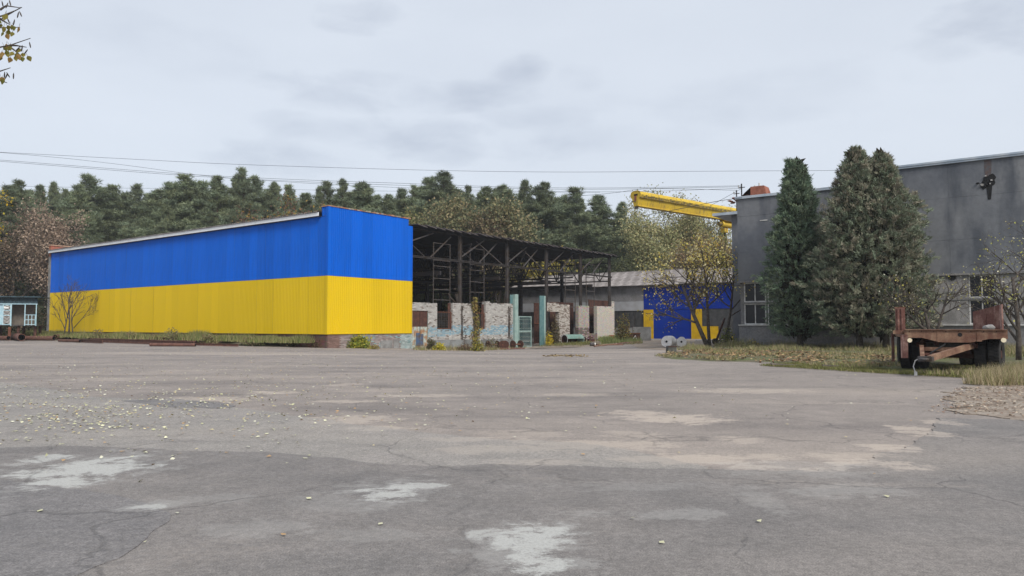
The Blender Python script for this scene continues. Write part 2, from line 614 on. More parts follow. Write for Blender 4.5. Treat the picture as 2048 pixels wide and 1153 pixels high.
# ================================================================ GROUND
def sheet_material(name, base, dark, light, warm):
    """Worn asphalt: aggregate speckle, mottling, cracks, sand drifts and spilt lime at the places where they lie."""
    m = bpy.data.materials.new(name)
    m.use_nodes = True
    nt = m.node_tree
    N, L = nt.nodes, nt.links
    b = N['Principled BSDF']
    b.inputs['Specular IOR Level'].default_value = .25
    geo = N.new('ShaderNodeNewGeometry')
    pos = geo.outputs['Position']

    def noise(sc, det=4, rough=.55, stretch=None, dist=0.0):
        n = N.new('ShaderNodeTexNoise')
        n.inputs['Scale'].default_value = sc
        n.inputs['Detail'].default_value = det
        n.inputs['Roughness'].default_value = rough
        n.inputs['Distortion'].default_value = dist
        v = pos
        if stretch:
            mp = N.new('ShaderNodeMapping')
            mp.inputs['Scale'].default_value = stretch
            L.new(pos, mp.inputs[0])
            v = mp.outputs[0]
        L.new(v, n.inputs['Vector'])
        return n.outputs[0]

    def rp(x, pts):
        n = ramp(N, pts)
        L.new(x, n.inputs[0])
        return n.outputs[0]

    def mth(op, a, c=None, d=None, clamp=False):
        n = N.new('ShaderNodeMath')
        n.operation = op
        n.use_clamp = clamp
        for i, x in enumerate((a, c, d)):
            if x is None:
                continue
            if isinstance(x, (int, float)):
                n.inputs[i].default_value = x
            else:
                L.new(x, n.inputs[i])
        return n.outputs[0]

    def mix(f, a, c, mode='MIX'):
        n = N.new('ShaderNodeMix')
        n.data_type = 'RGBA'
        n.blend_type = mode
        for k, x in (('Factor', f), ('A', a), ('B', c)):
            if isinstance(x, (int, float)):
                n.inputs[k].default_value = x
            elif isinstance(x, tuple):
                n.inputs[k].default_value = (*x, 1)
            else:
                L.new(x, n.inputs[k])
        return n.outputs['Result']
    BW = [(0, 0, 0), (1, 1, 1)]
    c = mix(rp(noise(.55, 5), [(.35, BW[0]), (.68, BW[1])]), base, warm)
    c = mix(rp(noise(.23, 4, .6, (1, 2.5, 1)), [(.5, BW[0]), (.72, BW[1])]), c, dark)
    c = mix(1.0, c, rp(noise(2.6, 6, .7), [(.30, (.84, .84, .84)), (.70, (1.14, 1.13, 1.12))]), 'MULTIPLY')
    c = mix(rp(noise(.12, 3, .5, (.35, 1.6, 1)), [(.52, BW[0]), (.75, (.55, .55, .55))]), c, light)
    # aggregate
    ag = noise(95, 2, .7)
    c = mix(1.0, c, rp(ag, [(.28, (.60, .60, .60)), (.5, (1, 1, 1)), (.72, (1.44, 1.42, 1.39))]), 'MULTIPLY')
    c = mix(1.0, c, rp(noise(23, 3, .7), [(.28, (.78, .78, .78)), (.72, (1.22, 1.22, 1.21))]), 'MULTIPLY')
    # sand drifts, long and low
    sand = mth('MULTIPLY', rp(noise(.30, 6, .62, (.55, 1.5, 1), .4), [(.555, BW[0]), (.68, BW[1])]),
               rp(noise(14, 4, .7), [(.38, BW[0]), (.62, BW[1])]))
    sep = N.new('ShaderNodeSeparateXYZ')
    L.new(pos, sep.inputs[0])
    edge = noise(1.9, 9, .68, (1, 1.5, 1), .6)
    edge2 = noise(7, 9, .82)

    def blob(px, py, hw, hh, amp=1.0, rag=3.2, sharp=2.2):
        g = G(px, py)
        sx = hw / FPX * g.y
        y0, y1 = G(px, py - hh).y, G(px, py + hh).y
        sy = abs(y0 - y1) / 2
        cy = (y0 + y1) / 2
        dx = mth('DIVIDE', mth('SUBTRACT', sep.outputs[0], g.x), sx)
        dy = mth('DIVIDE', mth('SUBTRACT', sep.outputs[1], cy), sy)
        d2 = mth('ADD', mth('MULTIPLY', dx, dx), mth('MULTIPLY', dy, dy))
        v = mth('MULTIPLY_ADD', d2, -.75, .62)
        v = mth('ADD', v, mth('MULTIPLY_ADD', edge, rag, -rag / 2))
        v = mth('ADD', v, mth('MULTIPLY_ADD', edge2, 3.2, -1.6))
        return mth('MULTIPLY', mth('MULTIPLY', v, sharp, clamp=True), amp)

    def many(lst):
        acc = None
        for a in lst:
            x = blob(*a)
            acc = x if acc is None else mth('MAXIMUM', acc, x)
        return acc
    drifts = many([(1350, 838, 130, 12, .9), (1270, 826, 70, 6, .7), (1180, 892, 230, 16, .62), (1380, 920, 170, 14, .75),
                   (1520, 915, 90, 8, .6), (1800, 935, 70, 12, .8), (1820, 858, 45, 8, .7), (1770, 893, 60, 6, .7),
                   (700, 840, 110, 12, .6), (540, 786, 60, 4, .7), (840, 792, 110, 4, .6), (690, 803, 80, 4, .6),
                   (1500, 783, 160, 6, .5), (1150, 790, 90, 4, .45), (1700, 912, 110, 8, .55), (960, 900, 120, 12, .5),
                   (1480, 880, 60, 9, .5), (1715, 925, 70, 10, .8), (1790, 898, 60, 10, .75), (1850, 868, 50, 12, .7), (1640, 940, 90, 7, .7), (1500, 935, 90, 8, .6), (1100, 925, 130, 9, .5), (1880, 845, 50, 8, .6), (420, 800, 120, 7, .5), (760, 858, 90, 6, .6), (930, 880, 90, 6, .6), (1050, 868, 120, 9, .3), (690, 770, 40, 4, .5), (1260, 870, 70, 8, .4)])
    thin = rp(noise(48, 4, .8), [(.34, (.45, .45, .45)), (.58, BW[1])])
    sand = mth('MULTIPLY', mth('MAXIMUM', mth('MULTIPLY', sand, .75), mth('MULTIPLY', drifts, 1.25, clamp=True)), thin)
    c = mix(mth('MULTIPLY', sand, .92), c, light)
    halo = many([(150, 948, 170, 50, .4, 4.0), (790, 985, 130, 30, .35, 4.0), (1060, 1100, 150, 70, .4, 4.0), (300, 1015, 70, 16, .4, 4.0), (700, 1075, 120, 20, .2, 4.0), (430, 1000, 120, 14, .2, 4.0)])
    c = mix(halo, c, (.34, .335, .32))
    lime = many([(150, 948, 120, 34, 1.0, 3.6), (90, 918, 55, 10, .9, 3.6), (775, 990, 70, 18, 1.0, 3.6), (840, 973, 75, 7, .8, 3.6),
                 (1062, 1082, 95, 34, 1.0, 3.6), (1075, 1130, 65, 40, 1.0, 3.2), (300, 1018, 34, 8, .8), (312, 935, 20, 5, .8),
                 (985, 1073, 60, 12, .7, 3.6), (30, 932, 40, 4, .5)])
    lime = mth('MULTIPLY', lime, rp(noise(60, 5, .85, (1, 1.6, 1)), [(.36, (.12, .12, .12)), (.50, BW[1])]))
    c = mix(mth('MULTIPLY', lime, .88), c, (.45, .452, .430))
    scuff = many([(1300, 1030, 190, 14, .30, 3.6), (1530, 1010, 50, 40, .22, 3.6), (1700, 985, 150, 18, .25, 3.6), (520, 1060, 130, 26, .20, 3.6),
                  (700, 1010, 160, 24, .16, 3.6), (1580, 940, 200, 20, .22, 3.6), (1250, 975, 220, 12, .16, 3.6)])
    c = mix(scuff, c, (.40, .39, .37))
    # cracks
    vo = N.new('ShaderNodeTexVoronoi')
    vo.feature = 'DISTANCE_TO_EDGE'
    vo.inputs['Scale'].default_value = .42
    wp = N.new('ShaderNodeTexNoise')
    wp.inputs['Scale'].default_value = 1.3
    wp.inputs['Detail'].default_value = 6
    L.new(pos, wp.inputs['Vector'])
    va = N.new('ShaderNodeVectorMath')
    va.operation = 'MULTIPLY_ADD'
    L.new(wp.outputs['Color'], va.inputs[0])
    va.inputs[1].default_value = (.9, .9, .9)
    L.new(pos, va.inputs[2])
    L.new(va.outputs[0], vo.inputs['Vector'])
    crack = mth('MULTIPLY', rp(vo.outputs['Distance'], [(.003, BW[1]), (.010, BW[0])]),
                rp(noise(.5, 3), [(.40, BW[0]), (.55, BW[1])]))
    c = mix(mth('MULTIPLY', crack, .36), c, (.065, .062, .06))
    L.new(c, b.inputs['Base Color'])
    L.new(rp(noise(30, 2), [(.3, (.72, .72, .72)), (.7, (.95, .95, .95))]), b.inputs['Roughness'])
    bp = N.new('ShaderNodeBump')
    bp.inputs['Strength'].default_value = .55
    bp.inputs['Distance'].default_value = .012
    L.new(mth('SUBTRACT', mth('ADD', ag, mth('MULTIPLY', noise(9, 3), .8)), mth('MULTIPLY', crack, 1.5)), bp.inputs['Height'])
    L.new(bp.outputs[0], b.inputs['Normal'])
    return m


MT['yard'] = sheet_material('old asphalt', (.226, .202, .187), (.170, .153, .145), (.46, .395, .335), (.262, .232, .213))
MT['strip'] = sheet_material('grey asphalt', (0.254, 0.240, 0.224), (0.201, 0.191, 0.184), (0.372, 0.330, 0.289), (0.262, 0.243, 0.230))
MT['patch'] = sheet_material('new asphalt', (.172, .163, .159), (.140, .133, .132), (.42, .365, .315), (.205, .190, .181))
MT['patch2'] = sheet_material('bluish asphalt', (0.179, 0.172, 0.172), (0.132, 0.129, 0.133), (0.302, 0.280, 0.258), (0.174, 0.166, 0.166))


def grid_sheet(name, xs, ys, zoff, mat, fn=gh):
    V = [(x, y, fn(x, y) + zoff) for y in ys for x in xs]
    n = len(xs)
    F = [(j * n + i, j * n + i + 1, (j + 1) * n + i + 1, (j + 1) * n + i) for j in range(len(ys) - 1) for i in range(n - 1)]
    me = bpy.data.meshes.new(name)
    me.from_pydata(V, [], F)
    me.materials.append(MT[mat])
    me.polygons.foreach_set('use_smooth', [True] * len(F))
    return tag(link_mesh(name, me), None, kind='structure')


def axis(lo, hi, step, far):
    a = list(np.arange(lo, hi + .01, step))
    ext = [hi + 20, hi + 60, hi + 200, far]
    exl = [-far, lo - 200, lo - 60, lo - 20]
    return exl + a + ext


gnd = grid_sheet('ground', axis(-80, 70, 3, 900), axis(-30, 160, 3, 900), -.05, 'land')
tag(gnd, 'dark leafy forest floor under and behind the pine wood')
yd = grid_sheet('yard', list(np.arange(-62, 62.1, 1.5)), list(np.arange(-12, 96.1, 1.5)), 0.0, 'yard')
tag(yd, 'wide worn brownish asphalt yard with cracks and sand drifts')


def fractal_outline(pts, step=.25, amp=.05, seed=1.0, closed=True):
    out = []
    n = len(pts)
    for i in range(n if closed else n - 1):
        a, b = Vector(pts[i]).to_2d(), Vector(pts[(i + 1) % n]).to_2d()
        L_ = (b - a).length
        k = max(1, int(L_ / step))
        for j in range(k):
            p = a.lerp(b, j / k)
            q = Vector((p.x * 1.7, p.y * 1.7, seed))
            q2 = Vector((p.x * 8, p.y * 8, seed + 5))
            q3 = Vector((p.x * 23, p.y * 23, seed + 9))
            off = Vector((mn.noise(q) + .5 * mn.noise(q2) + .3 * mn.noise(q3), mn.noise(q + Vector((7, 3, 1))) + .5 * mn.noise(q2 + Vector((9, 2, 4))) + .3 * mn.noise(q3 + Vector((1, 6, 2)))))
            out.append(p + off * amp * 2)
    return out


def flat_patch(name, pix, zoff, mat, label, amp=.05, step=.15, seed=1.0, kind='structure'):
    pts = fractal_outline([G(*p) for p in pix], step, amp, seed)
    me = bpy.data.meshes.new(name)
    n = len(pts)
    V = [(p.x, p.y, gh(p.x, p.y) + zoff) for p in pts] + [(p.x, p.y, gh(p.x, p.y) - .03) for p in pts]
    F = [tuple(range(n))] + [(i, i + n, (i + 1) % n + n, (i + 1) % n) for i in range(n)]
    me.from_pydata(V, [], F)
    me.materials.append(MT[mat])
    me.update()
    if me.polygons[0].normal.z < 0:
        me.flip_normals()
    return tag(link_mesh(name, me), label, kind=kind)


flat_patch('asphalt_strip', [(-260, 760), (0, 765), (100, 779), (200, 796), (330, 800), (420, 810), (560, 826), (650, 841), (760, 855),
                             (900, 871), (1000, 880), (1150, 886), (1260, 902), (1420, 936), (1300, 952), (900, 955), (500, 935), (0, 925), (-300, 920)],
           .005, 'strip', 'light grey strip of older asphalt across the middle of the yard', .06, .06, 2.0)
flat_patch('asphalt_patch', [(-300, 899), (0, 897), (150, 893), (300, 898), (400, 905), (550, 907), (640, 916), (760, 930), (880, 935), (1000, 930),
                             (1200, 936), (1420, 942), (1640, 945), (1710, 928), (1780, 905), (1845, 882), (1868, 856), (1875, 838), (2100, 842), (2700, 860),
                             (4200, 1500), (1024, 2300), (-2200, 1500)],
           .010, 'patch', 'dark smooth newer asphalt covering the near ground', .05, .05, 3.0)
flat_patch('asphalt_patch', [(-500, 960), (0, 965), (60, 970), (170, 986), (260, 1001), (330, 1030), (338, 1042), (250, 1112), (150, 1160), (0, 1230), (-700, 1250)],
           .015, 'patch2', 'bluish grey asphalt corner nearest at lower left', .03, .08, 4.0)

flat_patch('asphalt_patch', [(250, 802), (330, 799), (420, 804), (470, 812), (440, 819), (360, 816), (280, 809)],
           .009, 'patch2', 'small dark bluish patch painting the shadow at the strip edge, in the leafy left part of the yard', .05, .06, 5.0)  # thin dark sheet, the shadow along the strip edge is in its colour
# raised grassy beds
def mound(name, pix, h, mat, label, seed, amp=.25, step=.5):
    pts = fractal_outline([G(*p) if len(p) == 2 else p for p in pix], step, amp, seed)
    import bmesh
    bm = bmesh.new()
    vs = [bm.verts.new((p.x, p.y, 0)) for p in pts]
    f = bm.faces.new(vs)
    if f.normal.z < 0:
        f.normal_flip()
    bmesh.ops.triangulate(bm, faces=bm.faces[:])
    for _ in range(3):
        es = [e for e in bm.edges if e.calc_length() > 1.6]
        if es:
            bmesh.ops.subdivide_edges(bm, edges=es, cuts=1)
            bmesh.ops.triangulate(bm, faces=bm.faces[:])
    bnd = [v.co.copy() for v in bm.verts if v.is_boundary]
    bx = np.array([[b.x, b.y] for b in bnd])
    for v in bm.verts:
        d = 0 if v.is_boundary else float(np.min(np.hypot(bx[:, 0] - v.co.x, bx[:, 1] - v.co.y)))
        k = min(1, d / 1.2)
        v.co.z = gh(v.co.x, v.co.y) + .012 + h * k * (.7 + .5 * mn.noise(Vector((v.co.x * .6, v.co.y * .6, seed))))
        if v.is_boundary:
            v.co.z -= .03
    me = bpy.data.meshes.new(name)
    bm.to_mesh(me)
    bm.free()
    me.materials.append(MT[mat])
    me.polygons.foreach_set('use_smooth', [True] * len(me.polygons))
    o = tag(link_mesh(name, me), label, kind='structure')
    return o, pts


def xy(p):
    return Vector((p.x, p.y, 0))


verge_o, verge_pts = mound('verge', [(-160, 676), (0, 678.5), (180, 682), (300, 684), (400, 688), (480, 692), (560, 694), (655, 695), (745, 698), xy(Lw(4.4, .1)), xy(Lw(.2, .2)), xy(Lw(.2, 42)), xy(Lw(-1, 60)), xy(Lw(-38, 60))],
                           .42, 'soil', 'grassy verge along the long side of the hall', 1.5)
bed_o, bed_pts = mound('verge', [(1308, 716), (1400, 722), (1520, 726), (1600, 733), (1720, 741), (1830, 750), (1925, 757), (2080, 764), xy(Vector((24, 19, 0))), xy(Lw(14.9, -46)), xy(Lw(14.9, -21.9)), xy(Lw(20, -19)), (1480, 689), (1380, 699)],
                       .10, 'soil', 'overgrown leafy bed in front of the grey building', 2.5)
strip_o, strip_pts = mound('verge', [(824, 702), (930, 703), (1040, 698), (1100, 694), (1180, 694), (1290, 688), (1262, 682), xy(Lw(37.2, -.05)), xy(Lw(7.7, -.05))],
                           .05, 'dirt', 'strip of dirt and weeds along the low brick walls', 3.5, .12, .3)
flat_patch('dirt_patch', [(1866, 820), (1905, 806), (1918, 782), (1965, 768), (2100, 770), (2300, 800), (2200, 850), (2048, 842), (1960, 836)],
           .013, 'dirt', 'brown patch of leafy dirt at the right edge of the yard', .22, .08, 6.0)
flat_patch('dirt_patch', [(1280, 697), (1340, 702), (1400, 700), (1440, 690), (1400, 681), (1300, 681), (1262, 688)],
           .010, 'dirt', 'brown earth apron before the blue workshop doors', .10, .3, 7.0)


# ================================================================ BLUE AND YELLOW HALL
def corrugated(width, height, n=6, depth=.035):
    mb = MB()
    p = width / n
    prof = []
    for i in range(n):
        x = i * p
        prof += [(x, 0), (x + p * .36, 0), (x + p * .46, depth), (x + p * .90, depth)]
    prof.append((width, 0))
    for i in range(len(prof) - 1):
        (a, da), (b, db) = prof[i], prof[i + 1]
        mb.add([(a, -da, 0), (b, -db, 0), (b, -db, height), (a, -da, height)], [(0, 1, 2, 3)])
    return mb


Z_DIV, Z_BOT, Z_EAVE, Z_PAR, Z_STEP = 4.56, .79, 8.48, 9.10, 8.60
HW, HL = 7.60, 42.2
hall = hall_thing('hall', 'long windowless hall clad in blue over yellow corrugated sheets', 'hall', 0, 0)
rng = random.Random(5)
mb = MB().box(.06, HW - .02, .06, HL, -.6, Z_EAVE - .02)
mb.build('core_wall', 'mortar', hall)
plin = MB()


def bricks(mb, s0, s1, z0, z1, w0, colf, bl=.25, bh=.078, jt=.012, depth=.06, axis_='s', rr=random.Random(3), ragged=0.0):
    row = 0
    z = z0
    while z < z1 - .02:
        x = s0 - (bl / 2 if row % 2 else 0)
        while x < s1:
            a, b = max(x, s0), min(x + bl - jt, s1)
            top_ragged = ragged and z > z1 - .16 and rr.random() < ragged
            if b - a > .03 and not top_ragged:
                d = rr.uniform(-.006, .006)
                zt = min(z + bh - jt, z1)
                c = colf((a + b) / 2, z + bh / 2, rr)
                if c is not None:
                    if axis_ == 's':
                        mb.box(a, b, w0 + d, w0 + depth, z, zt, c)
                    else:
                        mb.box(w0 + d, w0 + depth, a, b, z, zt, c)
            x += bl
        z += bh
        row += 1


def red_col(s, z, r):
    k = r.uniform(.75, 1.25)
    c = (.20, .125, .105)
    if s > 1.1:
        c = (.29, .25, .235) if r.random() < .6 else (.26, .20, .19)
    if s > 6.5:
        c = (.34, .40, .39)
    if r.random() < .14 and s > 3:
        c = (.22, .33, .33)
    return tuple(x * k for x in c)


bk = MB()
bricks(bk, 0.0, HW + .1, -.42, Z_BOT - .02, -.055, red_col)
bk.build('bricks', 'brick', hall, label='flaking pink and grey brick base with teal paint', kind='stuff')
bk = MB()
bricks(bk, 0.0, HL, -.2, Z_BOT - .02, -.055, lambda s, z, r: tuple(x * r.uniform(.6, 1.1) for x in (.15, .085, .07)), axis_='w', bl=.25)
bk.build('bricks', 'brick', hall, label='dark red brick base below the yellow sheets', kind='stuff')
MB().box(4.6, 5.75, -.075, -.05, -.45, .28).box(5.85, 6.4, -.08, -.05, -.45, .34).build('render_patch', 'concrete', hall)

# front sheets (8), long side sheets (44)
nF, nLg = 8, 44
wF, wL = HW / nF, HL / nLg
meF_y = corrugated(wF, Z_DIV - Z_BOT, 6, .026).mesh('front_sheet_yellow', 'yellow')
meF_b = corrugated(wF, Z_PAR - Z_DIV, 6, .026).mesh('front_sheet_blue', 'blue')
meL_y = corrugated(wL, Z_DIV - Z_BOT, 6, .010).mesh('side_sheet_yellow', 'yellow')
meL_b = corrugated(wL, Z_EAVE - Z_DIV, 6, .010).mesh('side_sheet_blue', 'blue')
meS_b = corrugated(wF * .36, Z_STEP - Z_DIV, 2, .022).mesh('edge_sheet_blue', 'blue')
meT_b = corrugated(wF * .64, Z_PAR - Z_DIV, 4, .022).mesh('edge_sheet_blue', 'blue')
for i in range(nF):
    for me, z in ((meF_y, Z_BOT), (meF_b, Z_DIV + .012)):
        if me is meF_b and i == nF - 1:
            link_mesh('cladding_sheet', meT_b, hall, (i * wF, -.062, z))
            link_mesh('cladding_sheet', meS_b, hall, (i * wF + wF * .64, -.060, z))
            continue
        o = link_mesh('cladding_sheet', me, hall, (i * wF, -.06 - rng.uniform(0, .006), z))
for i in range(nLg):
    for me, z in ((meL_y, Z_BOT), (meL_b, Z_DIV + .012)):
        o = link_mesh('cladding_sheet', me, hall, (-.06 - rng.uniform(0, .014), (i + 1) * wL, z))
        o.rotation_euler = (0, 0, -math.pi / 2)
# trims
MB().box(-.115, -.10, -.115, .10, Z_DIV + .012, Z_PAR + .01).box(-.115, .10, -.117, -.102, Z_DIV + .012, Z_PAR + .008).build('corner_trim', 'blue', hall)
MB().box(-.115, -.10, -.115, .10, Z_BOT - .04, Z_DIV).box(-.115, .10, -.117, -.102, Z_BOT - .04, Z_DIV - .002).build('corner_trim', 'yellow', hall)
MB().box(-.1, HW + .06, -.118, -.055, Z_BOT - .035, Z_BOT - .005).build('drip_edge', 'yellow', hall)
MB().box(-.118, -.055, .1, HL, Z_BOT - .035, Z_BOT - .005).build('drip_edge', 'yellow', hall)
MB().box(HW - .01, HW + .05, -.12, -.02, Z_BOT - .03, Z_DIV).build('edge_trim', 'yellow', hall)
MB().box(HW - .01, HW + .05, -.12, -.02, Z_DIV + .012, Z_STEP).build('edge_trim', 'blue', hall)
# parapet return on the long side, parapet body, coping
pr = link_mesh('cladding_sheet', corrugated(.55, Z_PAR - Z_EAVE - .02, 3).mesh('return_sheet', 'blue'), hall, (-.066, .60, Z_EAVE + .02))
pr.rotation_euler = (0, 0, -math.pi / 2)
MB().box(-.02, HW * .955, -.02, .58, Z_EAVE, Z_PAR - .01).build('parapet', 'coping', hall)
cp = MB()
rr = random.Random(8)
x = -.14
while x < HW * .955:
    w_ = rr.uniform(.22, .27)
    k = rr.uniform(.7, 1.25)
    c = rr.choice([(.30, .13, .075), (.34, .19, .12), (.24, .15, .11), (.33, .28, .23)])
    cp.box(x, x + w_ - .012, -.13 + rr.uniform(-.02, .02), .60, Z_PAR + .005, Z_PAR + rr.uniform(.06, .10), tuple(v * k for v in c))
    x += w_
cp.build('coping', 'brick', hall, label='broken red brick coping along the parapet', kind='stuff')
# eave fascia and roof
for i in range(7):
    MB().box(-.34, -.30, .62 + i * 5.95, .62 + (i + 1) * 5.95 - .012, Z_EAVE + .02 + .004 * (i % 2), Z_EAVE + .25).build('fascia_board', 'white_trim', hall)
MB().box(-.30, -.02, .62, HL, Z_EAVE + .0, Z_EAVE + .02).build('soffit', 'mid_steel', hall)
rf = MB()
N_ = 350
prof = [(.62 + (HL + .2 - .62) * i / N_, .03 * math.cos(i * math.pi)) for i in range(N_ + 1)]
for i in range(N_):
    (a, za), (b, zb) = prof[i], prof[i + 1]
    rf.add([(-.42, a, Z_EAVE + .29 + za), (-.42, b, Z_EAVE + .29 + zb), (HW, b, Z_EAVE + .42 + zb), (HW, a, Z_EAVE + .42 + za)], [(0, 1, 2, 3)])
    rf.add([(-.42, a, Z_EAVE + .275 + za), (-.42, b, Z_EAVE + .275 + zb), (-.42, b, Z_EAVE + .29 + zb), (-.42, a, Z_EAVE + .29 + za)], [(0, 1, 2, 3)])
rf.build('roof', 'asb', hall)
bk = MB()
bricks(bk, 0, HW, Z_EAVE - .3, 9.25, HL + .05, lambda s, z, r: tuple(v * r.uniform(.75, 1.25) for v in (.36, .15, .09)), depth=.45)
bricks(bk, HL + .05, HL + .5, Z_EAVE - .3, 9.25, -.1, lambda s, z, r: tuple(v * r.uniform(.75, 1.25) for v in (.36, .15, .09)), axis_='w', depth=.3)
bk.box(-.15, HW, HL - .02, HL + .55, 9.26, 9.36, (.38, .24, .17))
bk.build('end_parapet', 'brick', hall, label='red brick parapet rising over the far roof end', kind='stuff')
MB().box(-.10, HW, HL + .04, HL + .5, -.3, Z_EAVE - .31).build('end_wall', 'concrete', hall)

# ================================================================ OPEN STEEL SHED
SH0, SH1, SHD = HW + .1, 37.6, 42.0
ZR = 8.62
ZG = 6.42
shed = hall_thing('steel_shed', 'open rusty steel shed with flat roof and lattice trusses', 'shed', SH0, 0)
cols_s = [13.2, 19.4, 25.4, 31.4, 37.2]
rng = random.Random(11)
nsh = 30
ws = (SH1 - SH0) / nsh
for i in range(nsh):
    a, b = SH0 + i * ws, SH0 + (i + 1) * ws
    j = rng.uniform(-.02, .02)
    e = -.55 + rng.uniform(-.10, .06)
    mb = MB()
    mb.add([(a - .02, e, ZR + .10 + j), (b + .06, e, ZR - .05 + j), (b + .06, e, ZR + .03 + j), (a - .02, e, ZR + .17 + j),
            (a - .02, SHD, ZR + .10 + j), (b + .06, SHD, ZR - .05 + j), (b + .06, SHD, ZR + .03 + j), (a - .02, SHD, ZR + .17 + j)],
           [(3, 2, 1, 0), (4, 5, 6, 7)], mi=1)
    o = len(mb.v) - 8
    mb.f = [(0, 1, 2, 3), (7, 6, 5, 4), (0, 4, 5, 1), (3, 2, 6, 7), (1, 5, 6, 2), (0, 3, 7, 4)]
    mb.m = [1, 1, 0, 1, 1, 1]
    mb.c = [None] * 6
    mb.build('roof_sheet', ['roof_under_shade', 'roof_edge'], shed)
for s in cols_s:
    zb = gh(*Lw(s, 0)[:2]) - .1
    mb = MB().box(s - .13, s - .10, .0, .22, zb, ZR - .06).box(s + .10, s + .13, .0, .22, zb, ZR - .06).box(s - .10, s + .10, .10, .12, zb, ZR - .06)
    mb.build('column', 'mid_steel', shed)
    MB().box(s - .2, s + .2, -.30, .3, ZR - .05, ZR + .03).build('column_head', 'dark_steel', shed)
MB().box(SH0, SH1, .02, .08, ZG - .06, ZG + .08).box(SH0, SH1, -.06, .02, ZG + .05, ZG + .08).build('front_beam', 'mid_steel', shed)
MB().box(SH0, SH1, .05, .15, ZR - .20, ZR - .07).build('front_beam', 'dark_steel', shed)
prev = SH0
for i, s in enumerate(cols_s):
    mid = (prev + s) / 2
    w_ = .16
    for p, q in (((prev + .1, w_, ZG + 1.15 if i == 0 else ZG + .3), (mid + (.0 if i else -.3), w_, ZR - .25)), ((mid - .6, w_ + .06, ZG + .05), (mid + 1.8, w_ + .06, ZR - .3))):
        MB().bar(p, q, .09).build('brace', 'mid_steel', shed)
    MB().bar((prev + .1, w_ + .3, ZG + 1.1), (mid - .8, w_ + .3, ZG + .05), .08).build('brace', 'dark_steel', shed)
    if i in (1, 2):
        MB().bar((prev + 2.2, w_ + .12, ZR - .4), (s - .3, w_ + .12, ZG + .05), .08).build('brace', 'mid_steel', shed)
    prev = s


def truss_mesh(length, z0, z1, bays, chord=.13, web=.075):
    mb = MB()
    mb.bar((0, 0, z0), (length, 0, z0), chord)
    mb.bar((0, 0, z1), (length, 0, z1), chord)
    st = length / bays
    for i in range(bays):
        a, b = i * st, (i + 1) * st
        m_ = (a + b) / 2
        mb.bar((a, 0, z1), (m_, 0, z0), web)
        mb.bar((m_, 0, z0), (b, 0, z1), web)
        mb.bar((m_, 0, z0), (m_, 0, z1), web * .8)
    return mb


tm = truss_mesh(SH1 - SH0 - .2, 6.1, 8.35, 10).mesh('truss', 'dark_steel')
for k in range(1, 8):
    link_mesh('truss', tm, shed, (.1, 6.0 * k, 0))
tm2 = truss_mesh(SHD, 6.0, 7.9, 16, .12, .07).mesh('long_truss', 'dark_steel')
for s in (14.5, 22.0, 29.8, SH1 - .35):
    o = link_mesh('long_truss', tm2, shed, (s - SH0, 0, 0))
    o.rotation_euler = (0, 0, math.pi / 2)
for s in (10.8, 18.2, 26.0, 33.5):
    MB().bar((s, 0, 5.35), (s, SHD, 5.35), .16, .3).build('runway_beam', 'dark_steel', shed)
for k in range(1, 7, 2):
    MB().bar((SH0, 6 * k + .5, 5.1), (SH1, 6 * k + .5, 5.1), .14, .14).build('tie_beam', 'dark_steel', shed)
for k in range(1, 8):
    for s in ((10.8, 22.0, SH1 - .5) if k != 2 else (10.8, 22.0)):
        MB().box(s - .14, s + .14, 6 * k - .14, 6 * k + .14, -.7, 8.3).build('column', 'dark_steel', shed)
cs_, cw_ = 35.6, 10.6
MB().tube([(cs_, cw_, -.6), (cs_, cw_, 6.2)], .30, 14).build('round_column', 'mid_steel', shed)
br = MB()
for d in (-2.4, -1.2, 0, 1.2, 2.4):
    br.bar((cs_, cw_, 6.1), (cs_ + d * .6, cw_ + d * .8, 8.3), .1)
br.build('bracket', 'dark_steel', shed)

# ---- steel window ladders standing in the wall openings
def ladder(s0, s1, z0, z1, w, zs, mat='mid_steel', r=.06):
    t = hall_thing('window_frame', '', 'frame', (s0 + s1) / 2, w, z0)
    MB().box(s0 - r / 2, s0 + r / 2, w - r / 2, w + r / 2, z0, z1).build('upright', mat, t)
    MB().box(s1 - r / 2, s1 + r / 2, w - r / 2, w + r / 2, z0, z1).build('upright', mat, t)
    for z in zs:
        MB().box(s0 + r / 2, s1 - r / 2, w - r * .4, w + r * .4, z - r / 2, z + r / 2).build('cross_bar', mat, t)
    return t


def sz(px, py, w=.35):
    return onW(px, py, w)


LAD = [((867, 485), (900, 487), 1.0, 'tall empty steel window frame nearest the blue wall, behind a barred opening'),
       ((940, 496), (968, 497), 1.0, 'empty steel window frame behind the vine and middle brick pier'),
       ((1130, 523), (1150, 523), .9, 'slim steel frame above the rust panel right of the teal posts'),
       ((1172, 528), (1188, 528), .9, 'narrow steel frame nearest the shed corner column')]
for (a, b, z0, lab) in LAD:
    (sa, za), (sb, zb) = sz(*a), sz(*b)
    t = ladder(sa, sb, z0, za, .35, [za - .03] + [za - d for d in (1.35, 1.8, 2.75, 3.6, 4.4) if za - d > z0 + .3])
    del t['category'], t['kind']
    t.parent = shed
    t.location, t.rotation_euler = ((sa + sb) / 2 - SH0, .35, z0), (0, 0, 0)
    t['label'] = lab

# ---- brick walls of the shed front
def gz(s, w=0.0):
    p = Lw(s, w)
    return gh(p.x, p.y)


